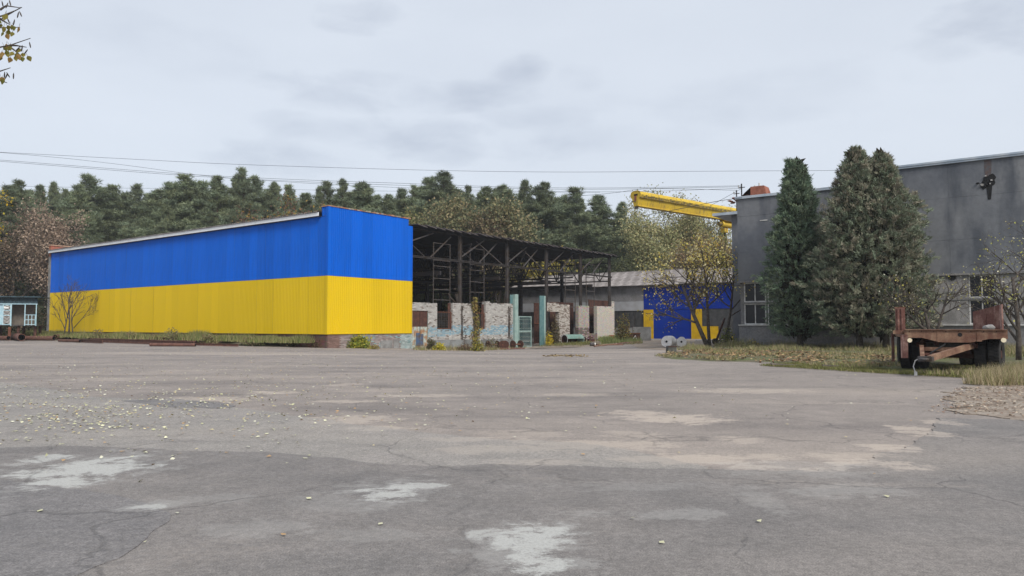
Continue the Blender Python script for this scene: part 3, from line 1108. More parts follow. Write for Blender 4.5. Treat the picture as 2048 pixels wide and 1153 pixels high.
def white_col(band=(0.55, 1.30), grime=.12, warm=0.0, blue=.8):
    def f(s, z, r):
        k = r.uniform(.82, 1.14)
        c = (.41, .395, .372)
        if r.random() < grime:
            c = (.20, .165, .145)
        elif r.random() < .1:
            c = (.52, .50, .47)
        n = mn.noise(Vector((s * .9, z * 1.5, 3.3)))
        if band and band[0] + .2 * n < z < band[1] + .25 * n and r.random() < blue:
            c = (.24, .36, .43) if r.random() < .6 else (.33, .42, .45)
        c = (c[0] * (1 + warm), c[1], c[2] * (1 - warm))
        return tuple(x * k for x in c)
    return f


def wall_piece(label, rects, colf, ragged=.25, seed=1, group='low brick walls of the shed', plinth=None, thick=.38):
    s0 = min(r[0] for r in rects)
    t = hall_thing('brick_wall', label, 'wall', s0, 0, gz(s0))
    core, bk = MB(), MB()
    rr = random.Random(seed)
    for (a, b, z0, z1) in rects:
        core.box(a + .008, b - .008, -.005, thick, z0, z1 - .02)
        bricks(bk, a, b, z0, z1, -.02, colf, rr=rr, ragged=ragged)
        bricks(bk, 0.0, thick, z0, z1, a - .012, colf, axis_='w', rr=rr, ragged=0, depth=.05)
    core.build('mortar', 'mortar', t)
    bk.build('bricks', 'brick', t, kind='stuff')
    for (a, b, z0, z1) in (plinth or []):
        MB().box(a, b, -.09, -.025, z0, z1).build('plinth', 'plinth', t)
    return t


def S(px, py=640):
    return onW(px, py, 0.0)[0]


def Zt(px, py):
    return onW(px, py, 0.0)[1]


sA0, sA1 = HW + .1, S(874)
sd0, sd1 = S(824), S(856)
zA = Zt(850, 606)
zdoor = Zt(840, 623)
zsill = Zt(890, 659)
sB0, sB1 = S(905), S(947)
sC0, sC1 = S(971), S(1031)
zB, zC = Zt(925, 607), Zt(1000, 607)
zlow = -.75
first_wall = wall_piece('brick wall with boarded steel door next to the yellow cladding, blue paint remains low down',
           [(sA0, sd0, zlow, zA), (sd0, sd1, zdoor + .05, zA), (sd1, sA1, zlow, zA), (sA1, sB0, zlow, zsill),
            (sB0, sB1, zlow, zB), (sB1, sC0, zlow, zsill), (sC0, sC1, zlow, zC), (sC0, sC0 + .55, zC + .003, zC + .12)],
           white_col(), .22, 21, plinth=[(sd1 + .1, sB1, zlow, .22), (sC0 - .6, sC1, zlow, .20)])
sD0, sD1 = S(1094), S(1139)
zD = Zt(1115, 609)
zDd = Zt(1105, 625)
sDd = S(1118)
wall_piece('broken-topped brick wall beside the teal post, with an overgrown doorway',
           [(sD0, sDd, zDd + .06, zD + .12), (sDd, sD1, zlow, zD)], white_col((-.5, .2), .3, .05, .0), .3, 22)
sE0, sE1 = S(1157), S(1178)
zE = Zt(1167, 612)
wall_piece('narrow freestanding brick pier with dark lower half',
           [(sE0, sE1, zlow, zE)], lambda s, z, r: tuple(x * r.uniform(.7, 1.2) for x in ((.40, .36, .32) if z > 1.1 or r.random() < .2 else (.16, .125, .11))), .3, 23)
sF0, sF1 = S(1194), S(1228.5)
zF = Zt(1210, 613)
wall_piece('clean whitish brick wall end at the shed corner with a red splash near the ground',
           [(sF0, sF1, zlow, zF), (sF1 - .5, sF1, zF + .003, zF + .55)],
           lambda s, z, r: (tuple(x * r.uniform(.85, 1.1) for x in ((.30, .07, .05) if (s > sF1 - 1.15 and .05 < z < .28 + .1 * r.random()) else (.52, .475, .42)))), .2, 24,
           plinth=[(sF0, sF1, zlow, .0)])
wall_piece('low stub of brick wall under the rust sheet opening', [(sE1, sF0, zlow, .55), (sD1, sE0, zlow, .45)],
           lambda s, z, r: tuple(x * r.uniform(.6, 1.2) for x in (.20, .15, .13)), .3, 25)

# steel door in the first wall
dr = hall_thing('steel_door', 'double steel door, rusty brown above and peeling pale paint below', 'door', sd0, 0, gz(sd0))
del dr['category'], dr['kind']
dr.parent = first_wall
dr.location, dr.rotation_euler = (sd0 - sA0, 0, gz(sd0) - gz(sA0)), (0, 0, 0)
smid = (sd0 + sd1) / 2
zd_mid = Zt(840, 654)
for a, b in ((sd0 + .02, smid - .015), (smid + .015, sd1 - .02)):
    lf = MB().box(a, b, .02, .07, -.42, zdoor).build('door_leaf', 'rust_dark', dr)
    MB().box(a + .03, b - .03, .005, .018, -.38, zd_mid).build('pale_paint', M('peeling paint', (.38, .44, .40), .8, (.30, .17, .09), 2.2, .45, .6, fine=.3, fscale=12,
                                                                       streak=((.16, .085, .05), 5, .8, .6, .75)), dr)
MB().box(smid - .42, smid - .03, -.010, .003, -.2, .78).box(smid + .05, smid + .36, -.010, .003, -.2, .70).build('dark_stain', M('blue stain', (.06, .11, .20), .8, (.10, .07, .055), 3, fine=.3), dr)
MB().box(sd0 - .02, sd0 + .02, -.01, .06, -.42, zdoor + .04).box(sd1 - .02, sd1 + .02, -.01, .06, -.42, zdoor + .04).build('door_frame', 'mint', dr)
st = MB()
st.box(sd0 + .1, sd1 + .6, -1.0, -.1, -.75, -.28)
tag(st.build('door_step', 'concrete', None), 'cracked concrete step below the double steel door', 'step')
so = bpy.data.objects['door_step']
so.location, so.rotation_euler = Lw(0, 0, 0), (0, 0, RZ)

# window grilles
def grille(a, b, z0, z1, w, label, nx=9, nz=10, backing=True):
    t = hall_thing('window_grille', label, 'grille', a, w, z0, 'barred openings in the brick wall')
    MB().box(a, b, w - .03, w + .03, z1 - .05, z1).box(a, b, w - .03, w + .03, z0, z0 + .05).box(a, a + .05, w - .03, w + .03, z0 + .05, z1 - .05).box(b - .05, b, w - .03, w + .03, z0 + .05, z1 - .05).build('frame', 'rust', t)
    for i in range(1, nx):
        x = a + (b - a) * i / nx
        MB().box(x - .013, x + .013, w - .016, w + .016, z0 + .05, z1 - .05).build('bar', 'mid_steel', t)
    for i in range(1, nz):
        z = z0 + (z1 - z0) * i / nz
        MB().box(a + .05, b - .05, w + .0161, w + .03, z - .013, z + .013).build('bar', 'mid_steel', t)
    return t


grille(sA1 + .02, sB0 - .02, zsill + .02, Zt(890, 624), .12, 'rusty square window grille beside the steel door wall')
grille(sB1 + .02, sC0 - .02, zsill + .02, Zt(960, 626), .12, 'dark window grille just right of the climbing vine', 7, 10)
# dark jambs
for a, lab in ((sB0 - .38, 'dark steel plate lining the first barred opening'), (sC0 - .36, 'dark steel plate lining the second barred opening')):
    t = MB().box(a, a + .30, .13, .17, zsill, zB - .02).build('jamb_plate', 'rust_dark')
    tag(t, lab, 'plate')
    t.location, t.rotation_euler = Lw(0, 0, 0), (0, 0, RZ)

# rust panels behind the openings
for (x0, x1, y0, y1, w, lab) in ((1100, 1147, 604, 668, 1.6, 'tall red rusted steel panel standing behind the broken brick wall'),
                                 (1177, 1224, 600, 672, 1.2, 'red rusted steel panel behind the clean brick wall end'),
                                 (1068, 1084, 606, 672, 3.0, 'dark rusted panel in the gateway shade behind the teal post')):
    a, za = onW(x0, y0, w)
    b, _ = onW(x1, y0, w)
    t = hall_thing('rust_panel', lab, 'panel', a, w, -.5)
    n = 3
    for i in range(n):
        MB().box(a + (b - a) * i / n, a + (b - a) * (i + 1) / n - .02, w, w + .04, -.6, za).build('panel_sheet', 'rust_dark', t)
    MB().bar((a, w - .05, (za - .5) / 2), (b, w - .05, (za - .5) / 2), .07).build('rail', 'rust', t)
t = hall_thing('steel_pipe', 'thin rusty pink upright pipe in front of the rust panel', 'pipe', S(1147), .5, -.5)
MB().tube([(S(1147), .5, -.5), (S(1147), .5, 2.95)], .07, 8).build('shaft', 'trailer_red', t)

# ================================================================ GATE
def channel_post(px, y0, pieces, label):
    s, zt = onW(px, y0, -.25)
    t = hall_thing('gate_post', label, 'post', s, -.25, gz(s))
    for nm, a, b, w0, w1, mat, zz in pieces:
        MB().box(s + a, s + b, -.25 + w0, -.25 + w1, -.8, zt + zz).build(nm, mat, t)
    return t


channel_post(1032, 589, [('face', -.02, .33, 0, .05, 'mint', 0), ('side', -.50, -.14, .25, .3, 'teal', -.04), ('web', -.14, -.02, .02, .28, 'mint', -.01)],
             'pale mint steel gate post at the hinge side of the lattice gate')
channel_post(1086, 592, [('face', -.52, .18, 0, .06, 'teal', 0), ('edge', .18, .45, .02, .09, 'mint', 0), ('web', .18, .24, .09, .40, 'teal', -.02)],
             'wide teal steel gate post with a pale edge')
hinge = onW(1037, 623, -.28)
gp = Lw(hinge[0], -.28, gh(*Lw(hinge[0], -.28)[:2]))
gate = thing('lattice_gate', 'pale green gate leaf filled with punched lattice strips, standing open', 'gate', gp, RZ - R(16))
gw, g0, g1 = 1.42, .10, 2.72
mg = MB()
mg.box(0, .07, -.03, .03, g0, g1).box(gw - .07, gw, -.03, .03, g0 - .12, g1 - .02).box(.07, gw - .07, -.028, .028, g1 - .09, g1 - .02).box(.07, gw - .07, -.028, .028, g0 - .1, g0 - .02).box(.07, gw - .07, -.028, .028, 1.36, 1.46)
mg.build('gate_frame', 'mint', gate)
for k in range(20):
    z = .12 + k * .126
    if 1.28 < z < 1.47:
        continue
    zz = MB()
    n = 9
    st_ = (gw - .14) / n
    for i in range(n):
        x = .07 + i * st_
        up = .05 if i % 2 else 0
        zz.bar((x, 0, z + (0 if i % 2 else .07)), (x + st_, 0, z + (.07 if i % 2 else 0)), .018, .026)
    zz.build('lattice_strip', 'teal' if k % 3 else 'mint', gate)


# ================================================================ GREY-ROOFED WORKSHOP
WS = 41.0
wsh = hall_thing('workshop', 'low workshop with grey corrugated roof and blue and yellow doors', 'workshop', WS, -14)
wl, wr_ = 16.0, -22.0
zE_ = 5.56
MB().box(WS + .3, WS + 12, wr_, wl, -.6, zE_ + .1).build('core_wall', 'ws_wall', wsh)


def wsx(px):
    return onS(px, 640, WS)[0]


def wsz(px, py):
    return onS(px, py, WS)[1]


zb1 = wsz(1260, 603)
zb0 = wsz(1260, 622)
xL = wl
x288, x307, x383, x403, x437 = wsx(1288), wsx(1307), wsx(1383), wsx(1404), wsx(1437)
for i, (a, b) in enumerate(((wl, 8.0), (8.0, 2.6), (2.6, x288 + .01))):
    MB().box(WS - .02, WS + .3, b + .015, a, zb1 + .01, zE_).build('wall_panel', 'ws_wall', wsh)
    MB().box(WS - .05, WS + .3, b + .015, a, zb0, zb1 - .01).build('painted_band', 'ws_band', wsh)
# dirty glazing: panes in frames, low wall beneath
zg0 = wsz(1260, 656)
a, n = 13.0, 14
for i in range(n):
    y1 = a - (a - x288) * i / n
    y0 = a - (a - x288) * (i + 1) / n
    w_ = MB().box(WS + .02, WS + .08, y0 + .02, y1 - .02, zg0 + .03, zb0 - .02).build('glazing', 'ws_dark', wsh)
    MB().box(WS - .005, WS + .015, y0 + .02, y0 + .07, zg0 + .03, zb0 - .02).box(WS - .005, WS + .015, y0 + .07, y1 - .02, (zg0 + zb0) / 2 - .02, (zg0 + zb0) / 2 + .02).build('muntin', 'mid_steel', w_)
MB().box(WS - .04, WS + .28, x288, wl, -.6, zg0).build('low_wall', 'concrete', wsh)
# blue field and doors
zt_blue = zE_ - .05
zdr = wsz(1345, 619)
k = 7
for i in range(k):
    y1 = x288 + (wr_ - x288) * i / k
    y0 = x288 + (wr_ - x288) * (i + 1) / k
    for j, (z0, z1) in enumerate(((zdr, (zdr + zt_blue) / 2 - .01), ((zdr + zt_blue) / 2 + .01, zt_blue))):
        MB().box(WS - .05 - .01 * (i % 2), WS + .29, y0 + .01, y1 - .01, z0 + .01, z1).build('blue_sheet', 'ws_blue', wsh)
MB().box(WS - .09, WS + .2, x307, x288, -.5, zdr - .01).build('yellow_jamb', 'ws_yellow', wsh)
MB().box(WS - .09, WS + .2, x403, x383, -.5, zdr - .01).build('yellow_jamb', 'ws_yellow', wsh)
for i in range(2):
    y1 = x307 + (x383 - x307) * i / 2
    y0 = x307 + (x383 - x307) * (i + 1) / 2
    d = MB().box(WS - .02, WS + .2, y0 + .012, y1 - .012, -.5, zdr - .01).build('door_leaf', 'ws_blue', wsh)
    for zr in (1.0, 2.1):
        MB().box(WS - .04, WS - .022, y0 + .1, y1 - .1, zr, zr + .06).build('door_rib', 'ws_blue', d)
zy = wsz(1420, 653)
MB().box(WS - .08, WS + .2, x437, x403 - .01, -.5, zy).build('yellow_panel', 'ws_yellow', wsh)
MB().box(WS - .08, WS + .2, wr_, x437 - .02, -.5, zy).build('dark_panel', 'ws_dark', wsh)
for i in range(4):
    y1 = x403 + (wr_ - x403) * i / 4
    y0 = x403 + (wr_ - x403) * (i + 1) / 4
    MB().box(WS - .01, WS + .2, y0 + .02, y1 - .02, zy + .03, zdr - .02).build('glazing', 'ws_dark', wsh)
# roof of corrugated sheets, two courses
sheet = MB()
nw, p = 8, 1.13 / 8
rise = .335
for i in range(nw):
    for j in range(2):
        y0, y1 = (i + j * .5) * p, (i + (j + 1) * .5) * p
        za, zb = (.045 if j else 0), (0 if j else .045)
        sheet.add([(0, y0, za), (0, y1, zb), (3.1, y1, zb + 3.1 * rise), (3.1, y0, za + 3.1 * rise)], [(0, 1, 2, 3), (3, 2, 1, 0)][:1])
sheet.add([(0, 0, -.02), (0, 1.13, -.02), (0, 1.13, .045), (0, 0, .045)], [(3, 2, 1, 0)])
shm = sheet.mesh('roof_sheet', 'asb')
y = wr_
while y < wl:
    for k in range(2):
        link_mesh('roof_sheet', shm, wsh, (-.55 + k * 2.95, y + 14.0, zE_ + .06 + k * 2.95 * rise + rng.uniform(0, .015) + .01 * (int(y * 3) % 2)))
    y += 1.13
MB().bar((WS + 5.35, wr_, zE_ + 2.05), (WS + 5.35, wl, zE_ + 2.05), .25, .1).build('ridge_cap', 'asb', wsh)
gb = MB()
gb.add([(WS, wl, zE_), (WS + 5.3, wl, zE_ + 1.9), (WS + 11, wl, zE_)], [(0, 1, 2)])
gb.add([(WS + 5.4, wl, zE_ + 2.0), (WS + 12.4, wl, zE_ - .2), (WS + 12.4, wr_, zE_ - .2), (WS + 5.4, wr_, zE_ + 2.0)], [(0, 1, 2, 3)])
gb.build('rear_roof', 'asb', wsh)

# ================================================================ DARK GREY BUILDING ON THE RIGHT
GB = 15.0
gw0 = -21.7
gb_ = hall_thing('grey_building', 'tall dark grey plastered industrial building behind the conifers', 'building', GB, gw0)


def gx(px):
    return onS(px, 640, GB)[0]


def gzz(px, py):
    return onS(px, py, GB)[1]


zlow_t, zup_t = gzz(1478, 399), gzz(2048, 311)
wst = gx(1741)
w_end = -52.0
zt0 = gzz(1490, 563)
zs0 = 1.33
MB().box(GB + .35, GB + 14, wst, gw0, -.4, zlow_t - .02).box(GB + .36, GB + 14, w_end, wst - .01, -.4, zup_t - .02).build('core_wall', 'grey_plinth', gb_)
joints = [gw0, -27.55, -33.4, -39.4, -45.4, w_end]
zrows = [zt0, 5.95, 8.25, 20]
for i in range(5):
    b, a = joints[i], joints[i + 1]
    spans = [(a, b)]
    if a < wst < b:
        spans = [(wst, b), (a, wst)]
    for (aa, bb) in spans:
        top = zlow_t if bb > wst + .01 else zup_t
        for r_ in range(3):
            z0, z1 = zrows[r_], min(zrows[r_ + 1], top)
            if z1 - z0 < .1:
                continue
            j = rng.uniform(-.004, .004)
            MB().box(GB + j, GB + .34, aa + .0015, bb - .0015, z0 + .004, z1 - .004).build('wall_panel', 'grey_wall', gb_)
MB().box(GB + .02, GB + .34, w_end, gw0, -.4, zs0).build('base_wall', 'grey_plinth', gb_)
MB().box(GB - .10, GB + .3, w_end, gw0 + .02, zt0 - .10, zt0 + .005).build('lintel', 'grey_plinth', gb_)
MB().box(GB - .08, GB + .34, w_end, gw0 + .02, zs0 - .01, zs0 + .06).build('sill', 'frame', gb_)
zm = (zt0 + zs0) / 2 + .02
MB().box(GB - .03, GB + .30, w_end, gw0 - .25, zm - .05, zm + .05).build('transom', 'grey_plinth', gb_)


def window(wA, wB, z0, z1, mat='frame', nv=1):           # wA > wB
    t = MB()
    r_ = .07
    t.box(GB + .10, GB + .18, wB, wB + r_, z0, z1).box(GB + .10, GB + .18, wA - r_, wA, z0, z1)
    t.box(GB + .102, GB + .178, wB + r_, wA - r_, z0, z0 + r_).box(GB + .102, GB + .178, wB + r_, wA - r_, z1 - r_, z1)
    f = t.build('window', mat, gb_)
    for i in range(nv):
        x = wB + (wA - wB) * (i + 1) / (nv + 1)
        MB().box(GB + .104, GB + .176, x - .03, x + .03, z0 + r_, z1 - r_).build('mullion', mat, f)
    for i in range(nv + 1):
        x0 = wB + r_ + (wA - wB - 2 * r_) * i / (nv + 1)
        x1 = wB + r_ + (wA - wB - 2 * r_) * (i + 1) / (nv + 1)
        MB().box(GB + .135, GB + .145, x0 + .005, x1 - .005, z0 + r_ - .01, z1 - r_ + .01).build('pane', 'glass', f)
    return f


wp = [gx(1488), gx(1532)]
segs = []
w = wp[0]
window(wp[0], wp[1], zm + .05, zt0 - .1)
window(wp[0], wp[1], zs0 + .06, zm - .05)
edges = [gx(1534), gx(1575), gx(1636), gx(1690), gx(1740), gx(1790), gx(1840)]
for i in range(6):
    mt = 'frame_green' if i == 2 else 'frame'
    window(edges[i] - .03, edges[i + 1] + .03, zs0 + .06, zm - .05, mt)
    window(edges[i] - .03, edges[i + 1] + .03, zm + .05, zt0 - .1, 'frame')
x1840, x1862, x1938, x1993 = gx(1842), gx(1863), gx(1938), gx(1993)
window(x1840, x1862, zm + .05, zt0 - .1, nv=0)
window(x1840, x1862, zs0 + .06, zm - .05, nv=0)
for (z0, z1) in ((zs0 + .06, zm - .05), (zm + .05, zt0 - .1)):
    MB().box(GB + .0, GB + .34, x1938, x1862 - .02, z0, z1).build('infill_panel', 'infill', gb_)
    MB().box(GB + .01, GB + .34, w_end, x1993 - .02, z0, z1).build('infill_panel', 'infill', gb_)
    window(x1938 - .02, x1993, z0, z1, nv=1)
# pipe hole in the infill
hw, hz = onS(1905, 552, GB)
MB().tube([(GB - .04, hw, hz - .06), (GB + .02, hw, hz - .06)], .19, 14).build('pipe_hole', 'black', gb_)
# parapet flashing
MB().box(GB - .10, GB + .5, wst, gw0 + .12, zlow_t, zlow_t + .16).build('flashing', 'flash', gb_)
MB().box(GB - .10, GB + .5, w_end, wst - .01, zup_t, zup_t + .17).build('flashing', 'flash', gb_)
MB().box(GB - .14, GB - .102, w_end, wst - .3, zup_t + .10, zup_t + .20).build('flashing', 'flash', gb_)
# broken hole in the upper wall with rubble and rust run
hw, hz = onS(1977, 362, GB)
hb = MB()
rr = random.Random(4)
pts = []
for i in range(18):
    a = 2 * math.pi * i / 18
    r_ = rr.uniform(.22, .42) * (1.0 if math.sin(a) > -.4 else 1.25)
    pts.append((GB - .022, hw + r_ * math.cos(a), hz + r_ * math.sin(a) * 1.05))
hb.add(pts, [tuple(range(len(pts)))])
hb.add([(GB - .020, hw - .16, hz - .3), (GB - .020, hw + .10, hz - .3), (GB - .020, hw + .05, hz - 1.0), (GB - .020, hw - .09, hz - 1.0)], [(0, 1, 2, 3)])
hb.build('broken_hole', 'black', gb_)
MB().add([(GB - .016, hw - .13, hz + .2), (GB - .016, hw + .15, hz + .2), (GB - .016, hw + .17, hz + 1.1), (GB - .016, hw - .17, hz + 1.1)], [(0, 1, 2, 3)]).build('rust_run', M('rust run', (.10, .07, .065), .9, (.085, .085, .092), 3, .4, .6, fine=.2), gb_)
for i in range(9):
    a, d = rr.uniform(0, 6.28), rr.uniform(.12, .5)
    r_ = rr.uniform(.05, .10)
    cy, cz = hw + d * math.cos(a), hz + d * math.sin(a)
    c = MB()
    vs = [(GB - .03 - rr.uniform(0, .09), cy + r_ * math.cos(q) * rr.uniform(.6, 1.3), cz + r_ * math.sin(q) * rr.uniform(.6, 1.3)) for q in (0, 1.2, 2.4, 3.7, 5)]
    c.add(vs + [(GB + .02, cy, cz)], [(0, 1, 2, 3, 4), (0, 5, 1), (1, 5, 2), (2, 5, 3), (3, 5, 4), (4, 5, 0)])
    c.build('plaster_chunk', 'infill' if i % 2 else 'black', gb_)
MB().box(GB - .02, GB + .05, onS(1535, 440, GB)[0], onS(1520, 440, GB)[0], gzz(1528, 442), gzz(1528, 442) + .06).build('bracket', 'frame', gb_)
# lower annex at the back left
aw, az_ = onS(1463, 431, 21.5)
an = hall_thing('annex', 'narrow plastered annex behind the corner of the grey building, thin roof slab', 'building', 21.5, aw)
MB().box(21.5, 29.0, -30, aw, -.4, az_).build('wall', 'grey_wall', an)
MB().box(21.1, 29.2, -30, aw + 1.3, az_ + .003, az_ + .20).build('roof_slab', 'flash', an)

# rusty hood on the roof, poles
hp = Lw(17.5, onS(1513, 395, 17.5)[0], zlow_t + .1)
hd = thing('roof_hood', 'rusty orange ventilation hood with broken side on the grey roof', 'ventilation hood', hp, RZ)
mbh = MB()
bw, tw, h_ = .95, .55, 1.0
# x = s, y = w
vs = [(-.6, -bw, 0), (.6, -bw, 0), (.6, bw * .2, 0), (-.6, bw * .2, 0), (-.5, -tw - .1, h_), (.5, -tw - .1, h_), (.5, tw * .4, h_), (-.5, tw * .4, h_)]
mbh.add(vs, [(0, 1, 5, 4), (1, 2, 6, 5), (2, 3, 7, 6), (3, 0, 4, 7), (4, 5, 6, 7)])
mbh.build('hood_body', 'hood', hd)
bs = MB()
vs = [(-.65, bw * .2, .05), (.5, bw * .2, .05), (.45, 1.25, .05), (-.6, 1.15, .05), (-.5, tw * .4, h_ - .03), (.45, tw * .4, h_ - .03), (.4, .7, .95), (-.55, .62, .62)]
bs.add(vs, [(0, 1, 5, 4), (1, 2, 6, 5), (2, 3, 7, 6), (4, 5, 6, 7)])
bs.build('broken_side', 'rust', hd)
for i in range(9):
    c = MB()
    x0, y0 = rr.uniform(-.7, .1), rr.uniform(.3, 1.75)
    a = rr.uniform(0, 3.14)
    l = rr.uniform(.25, .6)
    z0 = rr.uniform(.03, .30) * (1.9 - y0)
    c.bar((x0 - l * math.cos(a) / 2, y0 - l * math.sin(a) / 2, z0 + .05), (x0 + l * math.cos(a) / 2, y0 + l * math.sin(a) / 2, z0 + rr.uniform(.0, .28)), .25, .05)
    c.build('torn_sheet', 'rust_dark' if i % 2 else 'hood', hd)
MB().tube([(-.3, -.3, h_), (-.3, -.3, h_ + .22)], .06, 8).build('stub_pipe', 'frame', hd)
MB().tube([(.2, .15, h_), (.2, .15, h_ + .18)], .06, 8).build('stub_pipe', 'frame', hd)


def roof_pole(px, y0, y1, s, label, r=.045):
    w_, zt = onS(px, y0, s)
    _, zb = onS(px, y1, s)
    t = hall_thing('roof_pole', label, 'pole', s, w_, zb)
    MB().tube([(s, w_, zb - .5), (s, w_, zt)], r, 8).build('shaft', 'dark_steel', t)
    MB().bar((s, w_ - .22, zt - .25), (s, w_ + .22, zt - .25), .05).build('cross_arm', 'dark_steel', t)
    MB().tube([(s, w_ + .2, zt - .25), (s, w_ + .2, zt - .08)], .04, 8).build('insulator', 'frame', t)
    return Lw(s, w_, zt)


pole_a = roof_pole(1473, 381, 424, 21.8, 'shorter steel wire pole on the annex roof edge')
pole_b = roof_pole(1483, 368, 397, 16.5, 'steel wire pole on the roof corner beside the rusty hood')
pole_c = roof_pole(1735, 322, 352, 16.0, 'slim dark pole on the roof step between the conifer tops')


# ================================================================ YELLOW CRANE
p1 = P(1272, 398, 54)
dirc = Vector((math.sin(R(50)), math.cos(R(50)), 0))
crz = math.atan2(dirc.y, dirc.x)
cr = thing('gantry_crane', 'yellow gantry crane girder reaching over the yard beside the grey building', 'crane', (p1.x, p1.y, 0), crz)
zc = p1.z
LEN = 20.0
# cross-section (y across, z up): rounded top tube, tapering body, bottom flange
sec = [(-.16, -.50), (-.30, .02), (-.40, .10), (-.44, .28), (-.38, .46), (-.22, .55), (0, .57), (.22, .55), (.38, .46), (.44, .28), (.40, .10), (.30, .02), (.16, -.50)]
sec = [(y * 1.06, z) for y, z in sec]
g = MB()
n = len(sec)
segn = 10
vs = []
for k in range(segn + 1):
    vs += [(LEN * k / segn, y, zc + z) for y, z in sec]
fs = []
for k in range(segn):
    for i in range(n):
        j = (i + 1) % n
        fs.append((k * n + i, (k + 1) * n + i, (k + 1) * n + j, k * n + j))
fs.append(tuple(range(n)))
g.add(vs, fs)
g.build('girder', 'crane', cr)
MB().box(-.02, LEN, -.24, .24, zc - .56, zc - .50).build('bottom_flange', 'crane', cr)
gr = MB()
for i in range(90):
    x0 = .1 + i * (LEN - .3) / 90
    h0 = random.Random(i).uniform(.05, .17)
    gr.add([(x0, -.435, zc + .11), (x0 + .2, -.435, zc + .11), (x0 + .2, -.475, zc + .12 + h0), (x0, -.475, zc + .12 + h0)], [(0, 1, 2, 3)])
# grime line on the camera side (+y)
gr.build('grime_seam', 'crane_dark', cr)
MB().box(0, LEN, -.44, -.30, zc + .05, zc + .105).build('seam_rib', 'crane_dark', cr)
ep = MB()
sc_ = 1.06
ep.add([(-.05, y * sc_, zc + z * sc_) for y, z in sec] + [(-.002, y * sc_, zc + z * sc_) for y, z in sec], [tuple(range(n - 1, -1, -1))] + [(i, (i + 1) % n, n + (i + 1) % n, n + i) for i in range(n)])
ep.build('end_plate', 'crane', cr)
MB().box(-.07, -.051, -.20, .14, zc + .22, zc + .34).build('end_slot', 'black', cr)
MB().box(-.075, -.055, -.09, .09, zc - .16, zc + .215).build('end_bracket', 'hood', cr)
MB().box(-.5, -.051, -.05, .02, zc - .26, zc - .22).build('stop_bar', 'mid_steel', cr)
MB().box(-.02, .12, -.12, .12, zc - .74, zc - .565).build('end_stop', 'mid_steel', cr)
for i in range(12):
    x0 = 1.0 + i * 1.6
    MB().add([(x0, -.324, zc + .02), (x0 + .03, -.324, zc + .02), (x0 + .03, -.180, zc - .49), (x0, -.180, zc - .49)], [(0, 1, 2, 3)]).build('weld_rib', 'crane_dark', cr)
# legs hidden behind the annex
for y in (-1.6, 1.6):
    MB().bar((15.0, y * .25, zc - .5), (15.0, y, 0), .32).build('leg', 'crane', cr)
MB().bar((15.0, -1.9, .2), (15.0, 1.9, .2), .35).build('bogie_beam', 'crane', cr)
# hoist trolley under the girder
hx = 11.6
hoist = thing('hoist', 'small yellow hoist trolley hanging under the crane girder', 'hoist', (p1.x + dirc.x * hx, p1.y + dirc.y * hx, zc - .6), crz)
MB().tube([(-.8, .1, -.30), (.75, .1, -.30)], .26, 14).build('drum', 'crane', hoist)
MB().tube([(-1.15, .1, -.30), (-.8, .1, -.30)], .17, 12).build('motor', 'crane_dark', hoist)
MB().box(-.6, .6, -.3, .3, -.06, .04).build('carriage', 'crane', hoist)
MB().box(-.35, .15, .05, .45, -.95, -.58).build('gearbox', 'crane', hoist)
for x in (-.5, .5):
    MB().tube([(x, -.34, .06), (x, -.26, .06)], .13, 12).build('wheel', 'crane_dark', hoist)
    MB().tube([(x, .26, .06), (x, .34, .06)], .13, 12).build('wheel', 'crane_dark', hoist)
MB().tube([(-.1, .2, -.9), (-.1, .2, -1.25)], .07, 8).build('hook_block', 'black', hoist)
fc = MB()
for k, x0 in enumerate((8.2, 9.0, 9.9)):
    c = []
    for i in range(9):
        t_ = i / 8
        c.append((x0 + .8 * t_, .0, zc - .58 - .95 * math.sin(math.pi * t_)))
    MB().tube(c, .022, 5).build('festoon_cable', 'wire', cr)


# ================================================================ TRAILER
tp = P(1912, 745, 20.0)
tr = thing('flatbed_trailer', 'rusty drawbar trailer with broken side boards and twin tyres', 'trailer', (tp.x, tp.y, 0), R(-25))
W2 = 1.20
LT = 5.6
zt = 1.20
fb = MB()
th = .14
prof = [(-W2, zt), (W2, zt), (W2, zt - .24), (W2 - .42, zt - .24), (.35, zt - .34), (-.35, zt - .34), (-W2 + .42, zt - .22), (-W2, zt - .22)]
vs = [(x, 0, z) for x, z in prof] + [(x, th, z) for x, z in prof]
k = len(prof)
fb.add(vs, [tuple(range(k - 1, -1, -1)), tuple(range(k, 2 * k))] + [(i, (i + 1) % k, k + (i + 1) % k, k + i) for i in range(k)])
fbo = fb.build('front_beam', 'trailer', tr)
MB().box(-.42, -.30, -.012, -.002, zt - .33, zt - .005).box(.50, .62, -.012, -.002, zt - .31, zt - .005).build('stiffener', 'trailer', fbo)
MB().tube([(.12, -.006, zt - .13), (.12, .02, zt - .13)], .055, 14).build('bolt_hole', 'black', fbo)
for x, z in ((-W2 + .12, zt - .29), (W2 - .1, zt - .27)):
    MB().tube([(x, -.05, z), (x, .0, z)], .06, 14).build('marker_lamp', M('lamp lens', (.75, .66, .48), .35, fine=.1), fbo)
for i in range(9):
    x = -W2 + .12 + i * .29
    MB().tube([(x, -.016, zt - .045), (x, .0, zt - .045)], .018, 8).build('bolt', 'rust_dark', fbo)
MB().box(-W2, W2, -.05, -.013, zt - .004, zt + .012).build('top_lip', 'trailer', fbo)
MB().box(-W2, W2, th, LT, zt - .06, zt - .01).build('deck', 'trailer_red', tr)
for x in (-W2 + .04, W2 - .04):
    MB().box(x - .04, x + .04, th, LT, zt - .24, zt - .062).build('side_rail', 'trailer', tr)
